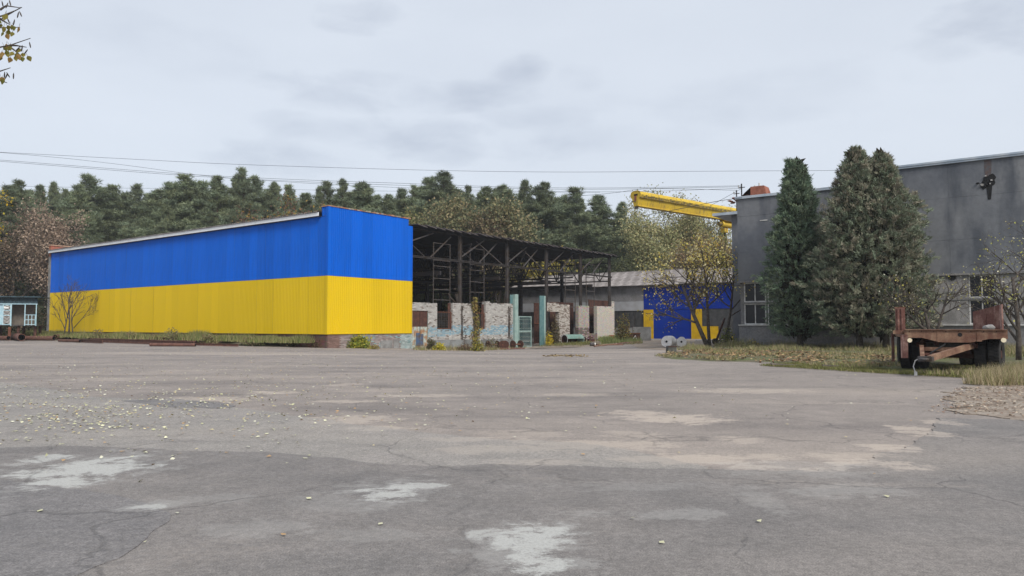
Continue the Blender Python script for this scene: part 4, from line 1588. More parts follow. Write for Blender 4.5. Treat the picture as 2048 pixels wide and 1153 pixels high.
for x in (-.42, .42):
    MB().box(x - .05, x + .05, th, LT, zt - .42, zt - .065).build('chassis_rail', 'rust_dark', tr)
for i in range(5):
    MB().box(-W2 + .08, W2 - .08, .7 + i * 1.0, .78 + i * 1.0, zt - .18, zt - .063).build('cross_member', 'rust_dark', tr)
# left board remains: narrow ribbed upright panel at the corner
lb = MB()
for i in range(5):
    d = .03 * (i % 2)
    lb.box(-W2 - .20 + i * .048, -W2 - .152 + i * .048, .28 - d, .34, zt - .06, zt + .60)
lbo = lb.build('corner_board', 'trailer_red', tr)
MB().box(-W2 - .22, -W2 + .06, .30, .36, zt + .60, zt + .64).build('board_cap', 'trailer', lbo)
MB().box(-W2 - .28, -W2 + .02, .10, .26, zt - .12, zt - .02).build('hinge_rail', 'trailer', tr)
fl = MB()
fl.add([(-W2 - .10, .02, zt - .14), (-W2 + .08, -.04, zt - .14), (-W2 + .07, -.06, zt - .78), (-W2 - .10, .0, zt - .78),
        (-W2 - .10, .06, zt - .14), (-W2 + .08, .0, zt - .14), (-W2 + .07, -.02, zt - .78), (-W2 - .10, .04, zt - .78)],
       [(0, 1, 2, 3), (7, 6, 5, 4), (0, 4, 5, 1), (1, 5, 6, 2), (2, 6, 7, 3), (3, 7, 4, 0)])
fl.build('hanging_flap', 'trailer_red', tr)
MB().box(-W2 - .30, -W2 - .24, .4, 1.0, .3, zt - .1).build('side_flap', 'rust_dark', tr)
# right board: two panels, angled back
a = Vector((W2 - .62, .95, zt))
b = Vector((W2 - .06, .16, zt))
dv = (b - a)
nrm = Vector((dv.y, -dv.x, 0)).normalized() * .05
for i, (t0, t1, h0, h1) in enumerate(((0, .46, .50, .58), (.48, 1.0, .58, .68))):
    q = MB()
    p0, p1_ = a + dv * t0, a + dv * t1
    vs = [p0, p1_, p1_ + Vector((0, 0, h1)), p0 + Vector((0, 0, h0))]
    q.add(vs + [v + nrm for v in vs], [(0, 1, 2, 3), (7, 6, 5, 4), (0, 4, 5, 1), (1, 5, 6, 2), (2, 6, 7, 3), (3, 7, 4, 0)])
    qo = q.build('side_board', 'trailer_red', tr)
    r_ = MB()
    for k2 in range(3):
        f_ = t0 + (t1 - t0) * (k2 + .5) / 3
        pp = a + dv * f_ - nrm * .28
        r_.bar(pp + Vector((0, 0, .02)), pp + Vector((0, 0, (h0 + h1) / 2 - .03)), .035)
    r_.build('board_rib', 'trailer_red', qo)
# stone left on the deck
stn = MB()
rr = random.Random(2)
vs, fs = [], []
import bmesh as _bm
bm = _bm.new()
_bm.ops.create_icosphere(bm, subdivisions=2, radius=1)
for v in bm.verts:
    k2 = 1 + .25 * mn.noise(v.co * 1.7)
    v.co = Vector((v.co.x * .16 * k2, v.co.y * .12 * k2, v.co.z * .085 * k2))
me = bpy.data.meshes.new('stone')
bm.to_mesh(me)
bm.free()
me.materials.append(MT['infill'])
sp = tr.location + Matrix.Rotation(R(-25), 3, 'Z') @ Vector((W2 - .40, .10, zt + .06))
tag(link_mesh('stone', me, None, sp), 'grey stone lying on the trailer deck beside the board', 'stone')


def make_tyre(r=.53, w=.29):
    me_t, mr = MB(), MB()
    n = 36
    prof = [(-w * .36, r * .56), (-w * .5, r * .70), (-w * .5, r * .90), (-w * .40, r * .985), (w * .40, r * .985), (w * .5, r * .90), (w * .5, r * .70), (w * .36, r * .56)]
    vs = []
    for i in range(n):
        t = 2 * math.pi * i / n
        for x, q in prof:
            vs.append((x, q * math.cos(t), q * math.sin(t)))
    k = len(prof)
    fs = []
    for i in range(n):
        for j in range(k):
            i2, j2 = (i + 1) % n, (j + 1) % k
            fs.append((i * k + j, i * k + j2, i2 * k + j2, i2 * k + j))
    me_t.add(vs, fs)
    tread = MB()
    for i in range(n):
        t = 2 * math.pi * (i + .5) / n
        for sgn in (-1, 1):
            o_ = .09 * (1 if sgn > 0 else 0)
            c, s = math.cos(t + o_), math.sin(t + o_)
            x0, x1 = (.012, w * .43) if sgn > 0 else (-w * .43, -.012)
            hw_ = .020
            vs = []
            for q in (r * .97, r * 1.02):
                for (x, tt) in ((x0, -hw_), (x1, -hw_ + .015), (x1, hw_ + .015), (x0, hw_)):
                    vs.append((x, q * c - tt * s, q * s + tt * c))
            tread.add(vs, [(4, 5, 6, 7), (0, 1, 5, 4), (1, 2, 6, 5), (2, 3, 7, 6), (3, 0, 4, 7)])
    mr.tube([(-w * .2, 0, 0), (w * .10, 0, 0)], r * .57, 24)
    hub = MB().tube([(w * .1, 0, 0), (w * .42, 0, 0)], [r * .24, r * .2], 14)
    return me_t.mesh('tyre', 'tyre', smooth=False), tread.mesh('tread', 'tyre'), mr.mesh('rim', 'rust_dark'), hub.mesh('hub', 'rust_dark')


T_me, D_me, R_me, H_me = make_tyre()


def wheel(parent, x, y, rot, flip=False):
    o = link_mesh('wheel', T_me, parent, (x, y, .53))
    o.rotation_euler = (random.uniform(0, 3), 0, rot + (math.pi if flip else 0))
    for nm, me in (('tread', D_me), ('rim', R_me), ('hub', H_me)):
        link_mesh(nm, me, o)
    return o


random.seed(3)
DR = R(-15)
dmat = Matrix.Rotation(DR, 3, 'Z')
dc = Vector((0, 1.05, 0))
for x, fl_ in ((-1.08, True), (-.76, True), (.76, False), (1.08, False)):
    p = dc + dmat @ Vector((x, 0, 0))
    wheel(tr, p.x, p.y, DR, fl_)
for x, fl_ in ((-1.05, True), (-.73, True), (.73, False), (1.05, False)):
    wheel(tr, x, 4.4, 0, fl_)
MB().tube([(-1.1, 4.4, .49), (1.1, 4.4, .49)], .09, 10).build('axle', 'rust_dark', tr)


def dp(x, y, z):
    p = dc + dmat @ Vector((x, y, 0))
    return (p.x, p.y, z)


MB().bar(dp(-.95, 0, .49), dp(.95, 0, .49), .16).build('axle', 'rust_dark', tr)
MB().bar(dp(-.55, 0, .80), dp(.55, 0, .80), .9, .12).build('turntable', 'rust_dark', tr)
MB().bar(dp(-.62, -.55, .76), dp(.62, -.55, .76), .10, .20).build('dolly_beam', 'mid_steel', tr)
for x in (-.5, .5):
    MB().bar(dp(x, -.6, .60), dp(x, .7, .62), .09, .11).build('leaf_spring', 'rust_dark', tr)
# drawbar A-frame
apL, apR = (-.22, -2.55, .46), (-.06, -2.58, .47)
pL, pR = (-.62, -.62, .78), (.62, -.62, .78)
for q0, q1 in ((pL, apL), (pR, apR)):
    MB().bar(dp(*q0), dp(*q1), .10, .15).build('drawbar_arm', 'trailer', tr)
MB().bar(dp(-.46, -1.25, .68), dp(.42, -1.25, .68), .08, .10).build('drawbar_cross', 'trailer', tr)
MB().bar(dp(-.34, -1.95, .56), dp(.18, -1.95, .57), .12, .06).build('drawbar_cross', 'trailer_red', tr)
MB().bar(dp(-.30, -2.60, .46), dp(.03, -2.62, .46), .20, .13).build('coupling_plate', 'mid_steel', tr)
MB().tube([dp(-.14 + .09 * math.cos(t * .5236), -2.80 + .09 * math.sin(t * .5236), .46) for t in range(13)], .03, 8).build('towing_eye', 'mid_steel', tr)
for x in (-.62, .62):
    MB().tube([dp(x - .11, -.62, .78), dp(x + .11, -.62, .78)], .075, 12).build('pivot', 'rust_dark', tr)
    MB().bar(dp(x, -.62, .78), dp(x * .86, -.35, .98), .10, .12).build('pivot_bracket', 'trailer', tr)
MB().tube([dp(.0, -.6, .86), dp(.05, -1.2, .80), dp(-.02, -1.7, .70), dp(-.12, -2.1, .60), dp(-.05, -2.3, .56)], .02, 6).build('air_hose', 'black', tr)
MB().tube([dp(-.28, -2.3, .50), dp(-.42, -2.42, .40), dp(-.46, -2.45, .25), dp(-.40, -2.5, .08)], .014, 6).build('cable', 'frame', tr)
MB().box(*(lambda p: (p[0] - .035, p[0] + .035, p[1] - .03, p[1] + .03, .02, .12))(dp(-.40, -2.5, 0))).build('cable_plug', 'frame', tr)


# ================================================================ LEFT: KIOSK AND PIPES
kp = P(29, 668, 66)
kio = thing('kiosk', 'small raised pale blue guard booth with lattice door and flat roof', 'kiosk', (kp.x, kp.y, 0), R(20))
z0k, z1k = 1.30, 3.72
MB().box(-4.0, 2.0, -.4, 3.0, z1k + .12, z1k + .22).build('roof', 'kiosk_dark', kio)
MB().box(-3.8, 1.75, .05, 2.6, z0k, z0k + .1).build('floor', 'mid_steel', kio)
cor = MB()
for i in range(38):
    x = -3.6 + i * .14
    cor.box(x, x + .07, -.02 if i % 2 else .0, .03, z1k - .42, z1k + .11)
cor.box(-3.6, 1.7, .03, .06, z1k - .42, z1k + .11)
cor.build('fascia', 'kiosk_dark', kio)
MB().box(-3.6, 1.7, -.04, .04, z1k - .50, z1k - .43).build('front_rail', 'kiosk', kio)
MB().box(-3.6, 1.2, 1.2, 1.25, z0k + .1, z1k).build('back_wall', 'plank', kio)
MB().box(-3.6, -.95, .1, .15, z0k + .1, z1k - .5).build('front_wall', 'kiosk', kio)
for x in (-.30, .75, 1.62):
    MB().box(x - .035, x + .035, -.035, .035, z0k, z1k - .44).build('post', 'kiosk', kio)
# lattice door, half open
dl = MB()
dl.box(-.95, -.88, -.05, .0, z0k + .08, z1k - .52).box(-.38, -.31, -.05, .0, z0k + .08, z1k - .52)
for z in (z0k + .08, z0k + .9, z0k + 1.35, z1k - .60):
    dl.box(-.88, -.38, -.05, .0, z, z + .07)
do = dl.build('lattice_door', 'kiosk', kio)
lt = MB()
for i in range(13):
    z = z0k + .2 + i * .125
    lt.bar((-.88, -.02, z), (-.63, -.02, z + .10), .02, .03)
    lt.bar((-.63, -.02, z + .10), (-.38, -.02, z), .02, .03)
lt.build('lattice', 'roll', do)
MB().box(-.86, -.50, -.07, -.05, z1k - .88, z1k - .72).build('plate', 'white_paint', do)
# railing
rl = MB()
for x in (.80, 1.05, 1.32, 1.58):
    rl.box(x - .025, x + .025, -.15, -.10, z0k + .05, z0k + 1.0)
for z in (z0k + .12, z0k + .55, z0k + .98):
    rl.box(.775, 1.605, -.152, -.098, z - .025, z + .025)
rl.build('railing', 'kiosk', kio)
for x in (-3.4, -1.6, .2, 1.5):
    MB().box(x - .1, x + .1, .3, .5, -.1, z0k).build('leg', 'rust_dark', kio)
    MB().box(x - .1, x + .1, 2.0, 2.2, -.1, z0k).build('leg', 'rust_dark', kio)
MB().box(-.5, -.3, .0, .2, -.1, z0k - .1).build('chute', 'rust', kio)

rr = random.Random(6)


def pipe(p, q, ro, label, name='steel_pipe', wall=.06, zadd=0.0, mat='pipe', group='scrap pipes and beams along the verge'):
    a, b = G(*p), G(*q)
    base = (a + b) / 2
    a = a + Vector((0, 0, ro + zadd + .03)) - base
    b = b + Vector((0, 0, ro + zadd + .03)) - base
    t = MB().ring(a, b, ro, ro * (1 - wall * 2.2), 18, 0, 1).build(name, [mat, 'pipe_in'])
    t.location = base
    return tag(t, label, 'pipe', group)


def beam(p, q, hh, label, zadd=0.0, wd=.16):
    a, b = G(*p), G(*q)
    base = (a + b) / 2
    a = a + Vector((0, 0, hh / 2 + zadd + .03)) - base
    b = b + Vector((0, 0, hh / 2 + zadd + .03)) - base
    u = Vector((0, 0, 1))
    o = MB().bar(a, b, wd * .25, hh * .8).bar(a + u * hh * .44, b + u * hh * .44, wd, hh * .12).bar(a - u * hh * .44, b - u * hh * .44, wd, hh * .12).build('steel_beam', 'pipe')
    o.location = base
    return tag(o, label, 'beam', 'scrap pipes and beams along the verge')


pipe((-60, 681), (17, 682), .20, 'rusty pipe leaving the frame at the far left, open end beside the stubby pipe')
pipe((27, 680), (43, 683), .30, 'short stubby wide pipe, the fattest of the scrap')
pipe((46, 682), (108, 682.5), .20, 'rusty pipe lying just right of the stubby wide pipe')
pipe((60, 679), (119, 677), .15, 'thin rusty pipe lying at the back behind the other pipes', zadd=.2)
pipe((98, 680), (143, 680.5), .17, 'dark pipe with an open round end near the bare shrub')
pipe((110, 682), (166, 679.5), .19, 'dark wide pipe whose open end shows right of the bare shrub', zadd=.14)
pipe((118, 685), (160, 686), .11, 'slim orange-brown pipe lying in front of the dark pipes')
beam((150, 685), (205, 688), .24, 'short rusty beam bridging from the pipes to the long beams')
beam((183, 685), (388, 693), .30, 'longest dark steel beam, lowest at the asphalt edge', .0)
beam((182, 683), (386, 689), .26, 'dark upper beam lying behind the longest beam', .16)
pipe((190, 681), (352, 687), .16, 'long brown pipe behind the beams, first of the two side by side', zadd=.12)
pipe((230, 681.5), (374, 687.5), .16, 'long brown pipe behind the beams, ending farther to the right', zadd=.14)
pipe((300, 694), (391, 694.5), .10, 'thin pipe lying on the asphalt against the beam end')
beam((385, 692), (476, 694.5), .16, 'flat steel bar ending alone in the grass at the right', .0, .12)
lp = G(302, 686)
lid = MB().tube([(0, 0, 0), (.12, .02, .09)], [.30, .26], 18).build('tank_lid', 'pipe')
lid.location = lp + Vector((0, .6, .38))
lid.rotation_euler = (0, R(20), R(-50))
tag(lid, 'round rusty lid leaning behind the long beams', 'lid')

# ================================================================ SCRAP BY THE WALL
def wheelset(px, py, rot, label):
    p = G(px, py)
    t = thing('rail_wheelset', label, 'wheelset', (p.x, p.y, p.z), rot, 'scrap wheelsets by the brick wall')
    MB().tube([(-.55, 0, .33), (.55, 0, .33)], .06, 10).build('axle', 'rust', t)
    for x in (-.45, .45):
        w_ = MB().tube([(x - .05, 0, .33), (x + .05, 0, .33)], .30, 20).build('wheel', 'rust_dark', t)
        MB().tube([(x - .075, 0, .33), (x - .05, 0, .33)], .34, 20).build('flange', 'rust_dark', w_)
        MB().tube([(x + .05, 0, .33), (x + .065, 0, .33)], .20, 16).build('disc', 'rust', w_)
    return t


wheelset(986, 698, RZ - R(20), 'rusty rail wheelset at the left end, below the brick wall')
wheelset(1008, 698, RZ + R(25), 'rusty rail wheelset in the middle of the scrap row')
wheelset(1034, 697, RZ - R(8), 'rail wheelset with a shiny tread next to the lattice gate')
a, b = G(1000, 700), G(1048, 699)
tag(MB().bar(a + Vector((0, 0, .08)), b + Vector((0, 0, .08)), .22, .10).build('steel_bar', 'trailer_red'), 'pinkish rusted flat bar in front of the wheelsets', 'bar')
vp = G(1019, 694)
vl = thing('pump_casing', 'upright rusty pump casing standing behind the wheelsets', 'pump', vp, RZ)
MB().tube([(0, 0, 0), (0, 0, .55), (0, 0, .9), (0, 0, 1.0)], [.17, .15, .10, .10], 12).build('body', 'rust', vl)
MB().tube([(0, 0, .97), (0, 0, 1.04)], .17, 12).build('flange', 'rust_dark', vl)
MB().tube([(.1, 0, .5), (.38, 0, .5)], .09, 10).build('outlet', 'rust_dark', vl)

# green half-cut tank
gp_ = G(1146, 689)
tk = thing('cut_tank', 'mint green steel tank cut open at the side, lying in the grass', 'tank', gp_ + Vector((0, 0, .0)), R(38))
t_ = MB()
n, r0, l0 = 22, .46, 1.05
for inner in (0, 1):
    for i in range(n - 5):
        a0, a1 = 2 * math.pi * (i + 15.5) / n, 2 * math.pi * (i + 16.5) / n
        r_ = r0 - .02 * inner
        vs = [(x, r_ * math.cos(q), r0 + r_ * math.sin(q)) for x in (-l0, l0 * .9) for q in (a0, a1)]
        t_.add(vs, [(0, 1, 3, 2) if inner else (2, 3, 1, 0)], mi=inner)
t_.build('shell', ['green_tank', 'rust_dark'], tk, smooth=False)
MB().tube([(l0 * .9, 0, r0), (l0 * .9 + .16, 0, r0), (l0 * .9 + .24, 0, r0)], [r0, r0 * .86, r0 * .5], 22).build('dished_end', 'green_tank', tk)
MB().tube([(l0 * .9 + .2, 0, r0), (l0 * .9 + .55, 0, r0)], .09, 10).build('pipe_stub', 'rust_dark', tk)
MB().tube([(l0 * .9 + .55, 0, r0), (l0 * .9 + .6, 0, r0)], .2, 14).build('flange', 'rust_dark', tk)
rim = MB()
for i in range(24):
    a0, a1 = 2 * math.pi * i / 24, 2 * math.pi * (i + 1) / 24
    if i in (14, 15, 16, 17, 18, 19, 20, 21):
        pass
    vs = [(-l0 - .03, q * math.cos(w_), r0 + q * math.sin(w_)) for q in (r0 + .015, r0 - .05) for w_ in (a0, a1)]
    rim.add(vs, [(0, 1, 3, 2)])
rim.build('rim', 'roll', tk)
mo = G(1182, 686)
mt_ = thing('gearbox', 'small dark rusted machine block beside the green tank', 'machine part', mo, R(20))
MB().box(-.3, .3, -.2, .2, 0, .32).build('housing', 'rust_dark', mt_)
MB().tube([(-.1, 0, .3), (-.1, 0, .62)], .08, 10).build('shaft', 'rust_dark', mt_)
MB().tube([(-.35, 0, .45), (.2, 0, .45)], .06, 10).build('lever', 'rust_dark', mt_)
mo = G(1186, 693)
m2 = thing('motor', 'small grey motor lying at the grass edge by the long pipe', 'motor', mo, R(10))
MB().tube([(-.25, 0, .17), (.12, 0, .17)], .16, 14).build('body', 'mid_steel', m2)
MB().tube([(.12, 0, .17), (.2, 0, .17)], .12, 12).build('end_cap', 'roll', m2)
MB().tube([(.3, 0, .1), (.5, .1, .1)], .1, 10).build('foot', 'rust_dark', m2)
for (x0, y0, x1, y1, r_, lab, m_) in ((1188, 695.5, 1246, 692, .06, 'long orange rusted rail lying along the grass edge', 'trailer'),
                                      (1205, 694, 1282, 686.5, .05, 'second orange rusted rail running toward the workshop', 'trailer_red')):
    a, b = G(x0, y0), G(x1, y1)
    c = a.lerp(b, .5) + Vector((0, 0, .10))
    o = MB().tube([a + Vector((0, 0, .10)) - c, a.lerp(b, .5) + Vector((0, 0, .16)) - c, b + Vector((0, 0, .10)) - c], r_, 8).build('scrap_rail', m_)
    o.location = c
    tag(o, lab, 'rail')
bn = thing('scrap_bin', 'dark metal bin with white scribble beside the autumn bush', 'bin', G(1268, 684.5), RZ - R(60))
b0 = G(1268, 684.5)
bm_ = MB()
for (x0, x1, y0, y1) in ((-.55, .55, -.45, -.40), (-.55, .55, .40, .45), (-.55, -.50, -.40, .40), (.50, .55, -.40, .40)):
    bm_.box(x0, x1, y0, y1, 0, .85)
bm_.build('bin_wall', 'rust_dark', bn)
MB().box(-.6, .6, -.49, -.455, .78, .86).build('rim', 'rust', bn)
MB().bar((-.1, -.462, .3), (.12, -.462, .62), .02, .04).bar((.12, -.462, .62), (.2, -.462, .28), .02, .04).build('scribble', 'roll', bn)
pl = G(1284, 682)
gs = thing('concrete_slab', 'pale upright concrete slab leaning beside the yellow door jamb', 'slab', pl, RZ - R(80))
MB().box(-.9, .9, -.08, .08, 0, 1.35).build('slab', 'concrete', gs)
MB().box(-.93, -.9, -.1, .1, 0, 1.4).build('edge_angle', 'rust_dark', gs)

# white rolls
def roll(px, py, r, l, rot, label):
    p = G(px, py)
    t = thing('white_roll', label, 'roll', p, rot, 'white rolls before the blue door')
    m = MB()
    n = 30
    prof = [(0, .22 * r)]
    k = 6
    for i in range(k):
        q = r * (.3 + .7 * i / k)
        prof += [(.012 if i % 2 else .0, q), (.0 if i % 2 else .010, q + r * .10)]
    prof += [(.06, r * .985), (.18, r), (l - .18, r * .99), (l - .04, r * .95), (l, r * .8), (l, .25 * r)]
    vs = []
    rr_ = random.Random(int(px))
    for j in range(n):
        a = 2 * math.pi * j / n
        for x, q in prof:
            w_ = 1 + .03 * math.sin(3 * a + q * 9) + rr_.uniform(-.012, .012)
            vs.append((q * w_ * math.cos(a), x, r + q * w_ * math.sin(a)))
    K = len(prof)
    fs = []
    for j in range(n):
        for i in range(K - 1):
            j2 = (j + 1) % n
            fs.append((j * K + i, j2 * K + i, j2 * K + i + 1, j * K + i + 1))
    m.add(vs, fs)
    m.build('wound_layers', 'roll', t)
    MB().tube([(0, .10, r), (0, l - .1, r)], r * .215, 14).build('core_hole', 'black', t)
    return t


roll(1333, 695, .40, 1.05, R(-33), 'larger white wound roll with dark core, lying before the blue door')
roll(1363, 694, .35, .8, R(-14), 'smaller white wound roll touching the bigger roll')
bl = thing('concrete_block', 'squat dark concrete block standing at the edge of the leafy bed', 'block', G(1342.5, 706), R(8))
blm = MB()
blm.add([(-.22, -.2, 0), (.22, -.2, 0), (.22, .2, 0), (-.22, .2, 0), (-.21, -.19, .36), (.20, -.2, .38), (.21, .19, .37), (-.2, .2, .35)],
        [(3, 2, 1, 0), (4, 5, 6, 7), (0, 1, 5, 4), (1, 2, 6, 5), (2, 3, 7, 6), (3, 0, 4, 7)])
blm.build('body', M('dark block', (.06, .06, .055), .9, (.10, .10, .09), 4, fine=.3), bl)
MB().box(-.23, .23, -.215, -.195, .30, .345).build('chipped_edge', 'rust_dark', bl)
# debris under the leaning tree
a, b = G(1390, 686), G(1450, 685)
tag(MB().bar(a + Vector((0, 0, .18)), b + Vector((0, 0, .2)), .18, .08).build('steel_bar', 'frame'), 'pale steel bar lying behind the leaning tree', 'bar')
p = G(1438, 689)
ax = thing('prop_frame', 'dark tilted steel prop with a wheel behind the leaning tree', 'prop', p, R(10))
MB().bar((-.3, 0, .1), (.55, .1, 2.0), .12).build('strut', 'rust_dark', ax)
MB().bar((-.2, 0, .1), (.9, .2, .95), .09).build('strut', 'rust_dark', ax)
MB().tube([(-.3, -.1, .22), (-.3, .1, .22)], .24, 16).build('wheel', 'tyre', ax)
# plank scraps on the bed
for (px, py, l, rot, lab) in ((1572, 734, 1.0, .1, 'dark rotten plank on the mossy edge of the bed'), (1672, 737, .8, -.15, 'second dark plank lying nearer the trailer'), (1375, 709, .5, .2, 'brown plank stub at the tip of the leafy bed')):
    p = G(px, py)
    o = MB().box(-l / 2, l / 2, -.06, .06, .0, .05).build('plank', 'plank')
    o.location, o.rotation_euler = p + Vector((0, 0, .04)), (0, R(3), rot)
    tag(o, lab, 'plank')


# ================================================================ OVERHEAD WIRES
def wire(pts, label, r=.010, d0=46, d1=46, droppers=0):
    n = len(pts)
    raw = [P(x, y, d0 + (d1 - d0) * (x - pts[0][0]) / (pts[-1][0] - pts[0][0])) for x, y in pts]
    out = []
    for i in range(n - 1):
        p0, p1, p2, p3 = raw[max(i - 1, 0)], raw[i], raw[i + 1], raw[min(i + 2, n - 1)]
        for k in range(8):
            t = k / 8
            out.append(.5 * ((2 * p1) + (p2 - p0) * t + (2 * p0 - 5 * p1 + 4 * p2 - p3) * t * t + (3 * p1 - p0 - 3 * p2 + p3) * t ** 3))
    out.append(raw[-1])
    c = out[0]
    o = MB().tube([q - c for q in out], r, 5).build('power_line', 'wire')
    o.location = c
    return tag(o, label, 'wire', 'overhead wires')


wire([(-120, 299), (0, 305), (250, 318), (470, 329), (820, 340), (1100, 344.5), (1400, 343), (1737, 341)], 'highest thin wire crossing the whole sky', .010, 46, 45)
wire([(-120, 312), (0, 320.5), (200, 336), (400, 350.5), (600, 360), (800, 367), (1000, 374), (1200, 376.5), (1484, 372)], 'upper strand of the double wire leading to the roof pole', .010, 46, 45.2)
wire([(-120, 313.5), (0, 323), (200, 339), (400, 353.5), (600, 363.5), (800, 371), (1000, 377), (1200, 379), (1484, 374)], 'lower strand of the double wire leading to the roof pole', .010, 46, 45.2)
wire([(-120, 296), (0, 305.5), (130, 317), (260, 332), (420, 353), (600, 366), (760, 374), (1000, 382), (1250, 384), (1484, 377)], 'wire crossing under the double wire from the upper left', .009, 47, 45.2)
wire([(-120, 370), (0, 372), (230, 376.5), (470, 378), (660, 381), (900, 384), (1200, 385)], 'lowest faint wire in front of the pine tops', .010, 60, 60)
wire([(1160, 392.5), (1230, 386), (1300, 378), (1474, 381)], 'short wire dipping left from the annex pole', .012, 55, 50)
wire([(1285, 432), (1340, 422), (1400, 410), (1440, 402), (1484, 396)], 'dark cable running across the crane girder', .016, 41, 43)
wire([(1420, 412), (1450, 396), (1484, 377)], 'short slack cable rising from the crane to the roof pole', .011, 43, 44)

# ================================================================ TREES
def pine_meshes(seed, H, start, Lmax, dens=1.0):
    rng = np.random.default_rng(seed)
    tr_ = MB()
    pts, rad = [], []
    x = y = 0.0
    for i in range(9):
        t = i / 8
        pts.append((x, y, H * t * .985))
        rad.append(.22 * (1 - t) ** .8 * H / 22 + .015)
        x += rng.normal(0, .10)
        y += rng.normal(0, .10)
    tr_.tube(pts, rad, 7)
    P_ = np.array(pts)

    def trunk_at(z):
        k = min(7, max(0, int(z / H / .985 * 8)))
        f = z / H / .985 * 8 - k
        return P_[k] * (1 - f) + P_[k + 1] * f
    br_, cl = MB(), []
    nb = int(96 * dens)
    for i in range(nb):
        t = start + (1 - start) * (i / nb) ** .95
        z = H * t
        a = i * 2.4 + rng.uniform(-.5, .5)
        u = (1 - t) / (1 - start)
        L_ = Lmax * (min(u, .75) / .75) ** .9 * rng.uniform(.32, 1.3) * (1.0 if u < .8 else rng.uniform(.55, 1)) + .25
        el = .75 - .85 * u + rng.uniform(-.35, .35)
        b0 = trunk_at(min(z, H * .97))
        d = np.array([math.cos(a) * math.cos(el), math.sin(a) * math.cos(el), math.sin(el)])
        e = b0 + d * L_ + np.array([0, 0, .14 * L_])
        m_ = b0 + d * L_ * .55 - np.array([0, 0, .04 * L_])
        br_.tube([b0, m_, e], [.04 + .012 * L_, .03, .010], 4, cap=False)
        k = 2 + int(L_ * 2.2)
        for j in range(k):
            f = .35 + .67 * (j + rng.uniform(0, .6)) / k
            c = b0 + (e - b0) * f
            side = np.cross(d, [0, 0, 1]) * rng.normal(0, .28) * L_ * f
            cl.append((c + side + np.array([0, 0, rng.uniform(-.05, .25)]), min(.44, .17 + .10 * L_) * rng.uniform(.7, 1.3)))
    parts = []
    for c, r in cl:
        n = int(20 * (r / .4) ** 2) + 5
        o = unit(rng.normal(size=(n, 3))) * r * rng.uniform(.15, 1, (n, 1)) ** .5
        o[:, 2] *= .9
        p = c + o
        d = unit(o * np.array([1, 1, .6]) / r + np.array([0, 0, .7]) + rng.normal(0, .35, (n, 3)))
        tone = rng.uniform(.70, 1.38)
        base = np.array([.165, .205, .138]) * tone + (np.array([.030, .018, -.008]) * rng.uniform(0, 1.4))
        for b in range(4):
            dd = unit(d + rng.normal(0, .42, (n, 3)))
            a = unit(np.cross(dd, rng.normal(size=(n, 3))))
            l = rng.uniform(.26, .58, (n, 1))
            V = np.empty((n, 3, 3))
            V[:, 0] = p - a * .030
            V[:, 1] = p + a * .030
            V[:, 2] = p + dd * l
            C = np.repeat(np.clip(base * rng.uniform(.8, 1.25, (n, 1)), 0, 1), 3, axis=0)
            parts.append((V.reshape(-1, 3), np.arange(n * 3).reshape(n, 3), C))
    V, F, C = merge(parts)
    br_.tube(pts, [q * .98 for q in rad], 4, cap=False)
    return tr_.mesh('trunk', 'bark_pine', smooth=True), br_.mesh('branches', 'bark_pine'), np_mesh('crown', V, F, C, 'needle')


def inside_buildings(p, margin=2.0):
    s, w, _ = toL((p[0], p[1], 0))
    if -margin < s < SH1 + margin and -margin < w < SHD + 1 + margin:
        return True
    if WS - margin < s < WS + 12.5 + margin and -22 < w < 16 + margin:
        return True
    return False


PV = [pine_meshes(200 + i, H, st, L_) for i, (H, st, L_) in enumerate(((22, .28, 3.4), (22, .36, 3.0), (22, .22, 3.7), (22, .44, 2.9), (22, .18, 3.3), (22, .32, 3.9)))]
rng = random.Random(77)
tops = [(-30, 372), (8, 372), (38, 365), (70, 372), (100, 366), (125, 380), (150, 372), (186, 353), (212, 372), (240, 388), (266, 368), (300, 380), (332, 368), (358, 352), (384, 366),
        (412, 362), (432, 352), (462, 352), (488, 336), (515, 355), (545, 366), (575, 372), (603, 388), (632, 374), (655, 364), (688, 360), (705, 372), (734, 368), (768, 392), (800, 378),
        (830, 372), (853, 354), (888, 350), (916, 380), (945, 374), (975, 376), (1000, 372), (1024, 382), (1052, 362), (1080, 378), (1104, 367), (1140, 378), (1165, 400), (1196, 392), (1240, 406), (1268, 450)]
NP = 0
SPECIAL = {8: 'pine at the extreme left edge above the booth', 38: 'first pine top right of the yellow birch', 186: 'tall spindly pine top above the far end of the hall, right of the brown tree',
           240: 'low pine in the notch right of the tall spindly pine top', 266: 'single pine top just right of the first notch over the hall', 358: 'pine top above the left third of the hall roof, level with its right neighbour',
           432: 'pine top left of the highest pine over the hall', 488: 'highest pine top over the hall, reaching the double wire', 545: 'first lower pine right of the highest pine over the hall',
           603: 'lowest pine in the gap left of the hall parapet', 655: 'pine standing directly above the hall parapet corner', 688: 'pointed pine above the middle of the parapet', 734: 'rounded pine above the right end of the parapet',
           768: 'short pine in the gap right of the parapet pines', 853: 'left one of the twin tall pines over the shed', 888: 'right and highest one of the twin tall pines over the shed', 945: 'slim pale pine right of the twin pines',
           1052: 'tall pine over the shed centre right of the golden tree', 1104: 'broad rounded pine over the right half of the shed', 1140: 'lower pine right of the broad rounded pine',
           1196: 'crooked open pine second from the end of the wood', 1240: 'last full pine left of the crane girder end', 1268: 'lowest pine directly below the crane girder end', 1165: 'small pine between the broad pine and the crooked pine'}


